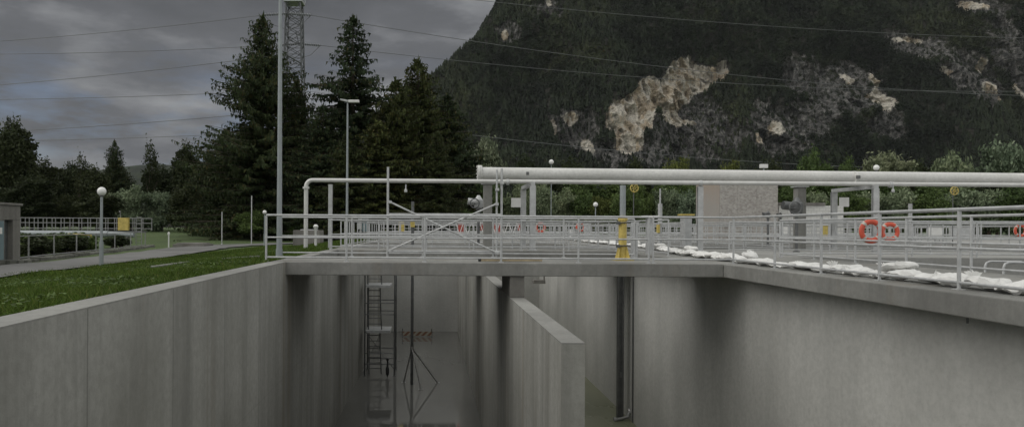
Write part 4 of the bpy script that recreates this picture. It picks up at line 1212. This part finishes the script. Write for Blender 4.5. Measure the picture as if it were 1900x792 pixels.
mid = [(905,255,75,'pale','pale silvery tree beside the spruces, above the pipe end'),(1250,285,95,'yleaf','yellow green tree in front of the bright cliff foot'),(1350,290,70,'yleaf','small yellowish tree right of the cliff foot'),(1510,277,85,'leaf','bright green tree above the pipe, right of the boarded hut'),(1575,292,60,'leaf','small green tree between the bright green and the pale tree'),
       (1636,284,120,'pale','broad pale silvery tree above the pipe on the right'),(1772,283,100,'willow','grey green tree right of the broad pale tree'),(1872,262,110,'willow','taller grey green tree near the right edge'),(1180,298,80,'dark','dark low tree left of the cliff foot'),(1060,295,90,'dark','dark low tree above the left part of the thick pipe'),(980,290,80,'dark','dark low tree right of the pale silvery tree'),(1430,300,90,'dark','dark low tree above the boarded hut'),(1700,300,80,'dark','dark low tree between the pale and grey green trees')]
for i,(xp,yt,wp,kd,lab) in enumerate(mid):
    place_tree(kd,i,xp,yt,wp,135+(i*7)%15,lab,'trees at the mountain foot')
# weeds in the planted bed and next to the wall
for i in range(64):
    y = random.uniform(32,55); xf = np.interp(y,[p[1] for p in fpts],[p[0] for p in fpts])
    x = xf-random.uniform(.9,6.5)
    me, tm, H0, W0 = TR['shrub'][i%2]
    r_ = empty('shrub',(x,y,-.75),'knee-high dark shrub in the bed between the thin fence and the scraper bridge','shrub','shrubs in the bed behind the thin fence')
    s_ = random.uniform(.3,.56); r_.scale = (s_*1.9,s_*1.9,s_); r_.rotation_euler = (0,0,i)
    link('trunk',tm,r_); link('crown',me,r_)

# ------------------------------------------------------------------ grass blades
g = np.random.default_rng(5)
n = 260000
yy = 4.5+g.random(n)**1.6*55; xx = XL-.02-g.random(n)**1.2*9.2
zz = np.array([tz(a,b) for a,b in zip(xx,yy)])
hgt = g.uniform(.02,.085,n)*(1+.5*np.sin(xx*1.7)*np.sin(yy*1.3))*(1+yy/60)
ang = g.uniform(0,6.28,n); wv = .004+.0007*yy
lean = g.normal(0,.06,(n,2))
A = np.stack([xx-np.cos(ang)*wv,yy-np.sin(ang)*wv,zz-.01],1); B = np.stack([xx+np.cos(ang)*wv,yy+np.sin(ang)*wv,zz-.01],1)
C = np.stack([xx+lean[:,0],yy+lean[:,1],zz+hgt],1)
keep = C[:,0] < XL+.03+.05*g.random(n)**2
o = link('grass',fastmesh('grass',np.stack([A,B,C],1)[keep].reshape(-1,3),3,M['grassblade'])); tag(o,'short uneven green grass growing beside the tank wall','grass',kind='stuff')
# broad-leaved weeds
n = 16000
yy = 4.5+g.random(n)**1.4*26; xx = XL-.15-g.random(n)*8
m_ = np.array([noise.noise(Vector((a*.6,b*.6,4)))>.08 for a,b in zip(xx,yy)]); yy, xx = yy[m_], xx[m_]; n = len(xx)
zz = np.array([tz(a,b) for a,b in zip(xx,yy)])+g.uniform(.05,.12,n)
C = np.stack([xx,yy,zz],1); a = g.normal(0,1,(n,3))*[1,1,.35]; a /= np.linalg.norm(a,axis=1)[:,None]; b = np.stack([-a[:,1],a[:,0],a[:,2]*0+.1],1)
s = g.uniform(.02,.05,(n,1))
o = link('weeds',fastmesh('weeds',np.stack([C-a*s,C+b*s*.6,C+a*s,C-b*s*.6],1).reshape(-1,3),4,M['leaf'])); tag(o,'broad leaved weeds scattered through the grass','weeds',kind='stuff')

# ------------------------------------------------------------------ mountain
Y0, SL, MS = 900.0, 1.3, 900.0/420
HX = [MS*v for v in (-900,-300,-140,-60,1.8,30.6,50,90,200,500,1500)]; HZ = [MS*v for v in (0,2,14,50,105.7,135.5,170.6,235,330,430,300)]
def m2w(x, y):
    u = (x-800)/F; e = (424-y+ROLL*(x-800))/F     # elevation tangent
    h = (e*Y0+EYE)/(1-e/SL); Y = Y0+h/SL
    return u*Y, h
patch = []   # (X, z, rx, rz, strength)
def ell(x, y, rx, ry, s=1.0):
    X_, z_ = m2w(x,y); Y = Y0+z_/SL; patch.append((X_,z_,rx*Y/F,ry*Y/F*1.2,s))
for a in ((1150,225,20,42),(1165,190,26,30),(1192,172,26,28),(1225,185,34,22),(1262,212,22,12),(1168,262,24,26),(1245,150,26,24),(1268,130,34,18),(1300,142,34,22),(1335,122,32,14),(1358,110,18,8),(1250,175,16,25),(1310,165,14,16),
          (1632,180,22,24),(1620,150,14,14),(1822,166,24,12),(1808,128,12,20),(1697,72,26,9),(1895,172,14,26),(1895,65,8,18),(1798,12,20,12),(1437,238,17,13),(1415,255,9,12),(1055,222,16,12),(1025,240,6,14),(1012,18,7,8),(935,62,7,9),(1570,148,16,12),(1085,275,12,14),(1850,190,8,10),(1745,135,6,10)):
    ell(*a)
gpatch = patch; patch = []
for a in ((1270,250,85,55),(1310,200,45,60),(1285,205,50,45),(1200,290,60,28),(1560,170,100,60),(1430,240,60,50),(1480,150,40,40),(1800,150,60,60),(1700,85,60,35),(1060,245,45,45),(1020,25,30,25),(940,60,28,25),(1500,225,60,40),(1630,235,40,30),(1880,120,40,80),(1800,15,45,25),(1120,290,40,25),(1340,250,50,40)):
    ell(*a)
grey = patch; patch = gpatch
patch = patch[13:]
PA = np.array(patch); GA = np.array(grey)
POLY = [np.array([m2w(1248+(p[0]-1248)*1.14,196+(p[1]-196)*1.06) for p in pl]) for pl in (
 [(1132,205),(1150,195),(1175,178),(1190,162),(1205,150),(1216,150),(1222,168),(1240,188),(1262,206),(1288,228),(1262,231),(1235,222),(1215,212),(1200,225),(1193,250),(1188,275),(1165,286),(1150,270),(1140,250),(1130,228)],
 [(1232,140),(1245,122),(1262,112),(1285,108),(1300,120),(1320,122),(1345,112),(1368,100),(1375,108),(1350,125),(1338,148),(1318,155),(1305,165),(1290,170),(1275,190),(1262,202),(1245,190),(1228,172),(1226,155)])]
def polyd(x, z):
    best = -9
    for pl in POLY:
        a = pl; b = np.roll(pl,-1,0); ab = b-a; p = np.array((x,z))
        tt_ = np.clip(((p-a)*ab).sum(1)/(ab*ab).sum(1),0,1)
        dd_ = np.sqrt((((a+ab*tt_[:,None])-p)**2).sum(1)).min()
        c_ = ((a[:,1]>z)!=(b[:,1]>z))&(x<(b[:,0]-a[:,0])*(z-a[:,1])/(b[:,1]-a[:,1]+1e-9)+a[:,0])
        best = max(best, dd_ if c_.sum()%2 else -dd_)
    return best
bx0, bz1 = m2w(1070,70); bx1, bz0 = m2w(1440,320)
def field(A, X_, z_):
    n_ = .38*noise.fractal(Vector((X_*.05/MS,z_*.05/MS,3)),1,2,5)+.30*noise.noise(Vector((X_*.22/MS,z_*.13/MS,9)))
    d2 = ((X_-A[:,0])/A[:,2])**2+((z_-A[:,1])/A[:,3])**2
    return float(np.max(1-np.sqrt(d2)))+n_
xg = MS*np.concatenate([np.arange(-300,-60,8),np.arange(-60,470,1.5),np.arange(470,760,10)])
tg = MS*np.concatenate([np.arange(-6,215,1.5),np.arange(215,420,8)])
nx_, nt_ = len(xg), len(tg)
VV = np.zeros((nt_,nx_,3)); RK = np.zeros((nt_,nx_)); GK = np.zeros((nt_,nx_))
for j, tt in enumerate(tg):
    for i, x in enumerate(xg):
        h = float(np.interp(x,HX,HZ))
        xs_, ts_ = x/MS, tt/MS
        z = tt if tt < h else h+(tt-h)*.12
        y = Y0+tt/SL+(max(0,tt-h))*1.5
        v = Vector((xs_*.012,ts_*.010,0))
        dsp = 26*noise.fractal(v,1,2,4)-9*abs(noise.noise(Vector((xs_*.035+ts_*.01,ts_*.012,5))))+4*noise.noise(Vector((xs_*.09,ts_*.06,5)))
        rk = field(PA,x,tt); gk = field(GA,x,tt)
        if bx0 < x < bx1 and bz0 < tt < bz1:
            w_x = x+7*noise.noise(Vector((x*.06,tt*.06,1)))+3*noise.noise(Vector((x*.2,tt*.2,4))); w_z = tt+7*noise.noise(Vector((x*.06,tt*.06,11)))+3*noise.noise(Vector((x*.2,tt*.2,14)))
            rk = max(rk, polyd(w_x,w_z)/10+.22)
        RK[j,i] = rk; GK[j,i] = gk
        if gk > 0 or rk > 0:
            k_ = min(1,max(gk,rk)*2)
            c_ = noise.cell(Vector((xs_*.10+.4*noise.noise(Vector((xs_*.1,ts_*.1,0))),ts_*.07+xs_*.04,0)))*3.5+6.5*abs(noise.noise(Vector((xs_*.16+ts_*.06,ts_*.05,1))))+3.0*abs(noise.noise(Vector((xs_*.42,ts_*.22,7))))
            dsp += k_*(c_*1.3+2.5)
            if rk > -.1:
                q_ = Vector((xs_*.11+ts_*.05,ts_*.06-xs_*.03,21)); dsp += min(1,(rk+.1)*3)*(10*abs(noise.noise(q_))+4*abs(noise.noise(q_*2.6))-3)
        fade = MS*(min(1,max(.25,(h-tt)/60/MS)) if tt < h else .25)
        VV[j,i] = (x,y+dsp*fade,z+ (noise.noise(Vector((x*.04,tt*.025,8)))*6 if tt > h-40 else 0))
mb = MB(); mb.v = [tuple(p) for p in VV.reshape(-1,3)]
mb.f = [(j*nx_+i,j*nx_+i+1,(j+1)*nx_+i+1,(j+1)*nx_+i) for j in range(nt_-1) for i in range(nx_-1)]
def rockmat():
    m, nt, b = newmat('mountain_side'); t = NT(nt); p = t.pos()
    at = t.n('ShaderNodeAttribute'); at.attribute_name = 'rock'
    ag = t.n('ShaderNodeAttribute'); ag.attribute_name = 'grey'
    n1 = t.noise(t.mapv(p,(.05,.05,.025)),1,8,.68)
    n2 = t.noise(t.mapv(p,(.22,.15,.06)),1,7,.72)
    soil = t.ramp(n2,[(.3,(.02,.022,.015)),(.7,(.05,.045,.035))])
    gr = t.ramp(n2,[(.38,(.03,.032,.029)),(.48,(.08,.08,.075)),(.57,(.17,.165,.155)),(.68,(.33,.32,.295))])
    br = t.ramp(n1,[(.33,(.28,.23,.17)),(.43,(.56,.46,.33)),(.50,(.66,.61,.52)),(.66,(.76,.72,.63))])
    br = t.mix(t.ramp(n2,[(.33,(.85,.85,.85)),(.5,(0,0,0))]),br,(.13,.115,.09))  # dark cracks paint crevice shadow into the pale rock colour
    fg = t.math('MULTIPLY',t.math('ADD',ag.outputs['Fac'],t.math('MULTIPLY',t.math('SUBTRACT',n2,.52),1.8)),3.6,True)
    fr_ = t.math('MULTIPLY',t.math('ADD',at.outputs['Fac'],t.math('MULTIPLY',t.math('SUBTRACT',n2,.5),1.0)),5.0,True)
    c = t.mix(fg,soil,gr); c = t.mix(fr_,c,br)
    wv_ = t.n('ShaderNodeTexWave'); wv_.inputs['Scale'].default_value = .02; wv_.inputs['Distortion'].default_value = 26; wv_.inputs['Detail'].default_value = 5; wv_.inputs['Detail Roughness'].default_value = .7
    mp_ = t.n('ShaderNodeMapping'); mp_.inputs['Rotation'].default_value = (0,R(35),0); t.l(p,mp_.inputs['Vector']); t.l(mp_.outputs[0],wv_.inputs['Vector'])
    c = t.mix(t.ramp(wv_.outputs['Fac'],[(.0,(.5,.5,.5)),(.12,(0,0,0))]),c,t.mix(.35,(0,0,0),c))
    t.l(c,b.inputs['Base Color']); b.inputs['Roughness'].default_value = .95
    t.bump(t.math('ADD',n2,t.math('MULTIPLY',wv_.outputs['Fac'],.3)),1.0,9,b)
    return m
me = mb.mesh('mountain',rockmat())
for nm, arr in (('rock',RK),('grey',GK)):
    at = me.attributes.new(nm,'FLOAT','POINT'); at.data.foreach_set('value',np.clip(arr.ravel(),-1,1).astype(np.float32))
tag(link('mountain',me),kind='structure')

# forest covering the mountain: far-off wood, one mass
g = np.random.default_rng(3)
def cone_tree(sides, tiers, seed):
    gg = np.random.default_rng(seed); T = []
    for k in range(tiers):
        zb = .12+.8*k/tiers; zt = min(1.0,zb+1.25/tiers+.12); rb = .30*(1-k/tiers)**.8+.02
        for s in range(sides):
            a0 = 6.283*s/sides+gg.uniform(-.2,.2); a1 = a0+6.283/sides*gg.uniform(.7,1.2)
            r0 = rb*gg.uniform(.6,1.2); r1 = rb*gg.uniform(.6,1.2)
            T.append([[r0*math.cos(a0),r0*math.sin(a0),zb-.05*gg.random()],[r1*math.cos(a1),r1*math.sin(a1),zb-.06*gg.random()],[0,0,zt]])
    return np.array(T,dtype=np.float32)
def round_tree(n, seed):
    gg = np.random.default_rng(seed); c = gg.normal(0,1,(n,3)); c /= np.linalg.norm(c,axis=1)[:,None]; c = c*np.array([.30,.30,.36])*gg.uniform(.6,1.05,(n,1))+np.array([0,0,.55])
    return (c[:,None,:]+gg.normal(0,.10,(n,3,3))).astype(np.float32)
protos = [cone_tree(7,5,s) for s in range(3)]+[round_tree(45,s) for s in range(3)]
cnt = 46000
allT = []
placed = 0
fx = g.uniform(-150*MS,500*MS,cnt*2); ft = g.uniform(0,MS*250,cnt*2)
for x, tt in zip(fx,ft):
    if placed >= cnt: break
    h = float(np.interp(x,HX,HZ))
    if tt > h+25: continue
    i = int(np.clip(np.searchsorted(xg,x),1,nx_-1)); j = int(np.clip(np.searchsorted(tg,tt),1,nt_-1))
    rk, gk = RK[j,i], GK[j,i]
    if rk > -.02: continue
    if gk > .15 and g.random() < .62: continue
    p = VV[j,i].copy(); p[0] += g.uniform(-.8,.8)
    conif = (noise.noise(Vector((x*.006,tt*.006,2)))+(.25 if x < 280 else -.12)+.25*g.normal()) > 0
    pr = protos[int(g.integers(0,3))+(0 if conif else 3)]
    s = g.uniform(7,13.5) if conif else g.uniform(7,12)
    if gk > .1: s *= .55
    w_ = s*g.uniform(.8,1.25)
    a = g.uniform(0,6.28); ca, sa = math.cos(a), math.sin(a)
    T = pr*np.array([w_,w_,s]); T = np.stack([T[...,0]*ca-T[...,1]*sa,T[...,0]*sa+T[...,1]*ca,T[...,2]],-1)
    allT.append((T+p-np.array([0,0,s*.12])).reshape(-1,3)); placed += 1
o = link('forest',fastmesh('forest',np.concatenate(allT),3,M['forest'])); tag(o,'dense dark mixed forest covering the steep mountain side','forest',kind='stuff')

# far low hills behind the left treeline
mb = MB(); hx = np.linspace(-1600,300,90)
for k, x in enumerate(hx):
    hgt_ = 92+40*noise.fractal(Vector((x*.003,0,4)),1,2,4)
    for q in range(4): mb.v.append((x,900+q*90,[-5,.6,.95,1][q]*hgt_ if q else -5))
mb.f = [(i*4+q,(i+1)*4+q,(i+1)*4+q+1,i*4+q+1) for i in range(len(hx)-1) for q in range(3)]
tag(link('hills',mb.mesh('hills',M['forest'],smooth=True)),kind='structure')

# thin damp air between here and the mountain
mh, nth, bh = newmat('haze_air'); nth.nodes.remove(bh)
pv = nth.nodes.new('ShaderNodeVolumePrincipled'); pv.inputs['Color'].default_value = (.82,.86,.9,1); pv.inputs['Density'].default_value = .000025
nth.links.new(pv.outputs[0], [n for n in nth.nodes if n.type=='OUTPUT_MATERIAL'][0].inputs['Volume'])
hz = bpy.data.objects.new('haze', MB().box(-4100,4100,-3100,4600,-8,1050).mesh('haze', mh)); COL.objects.link(hz)
tag(hz,'thin damp air in front of the mountain','haze',kind='stuff')
for o in scene.objects:
    if 'label' in o and len(o['label'].split()) > 16: print('LONG', o['label'])
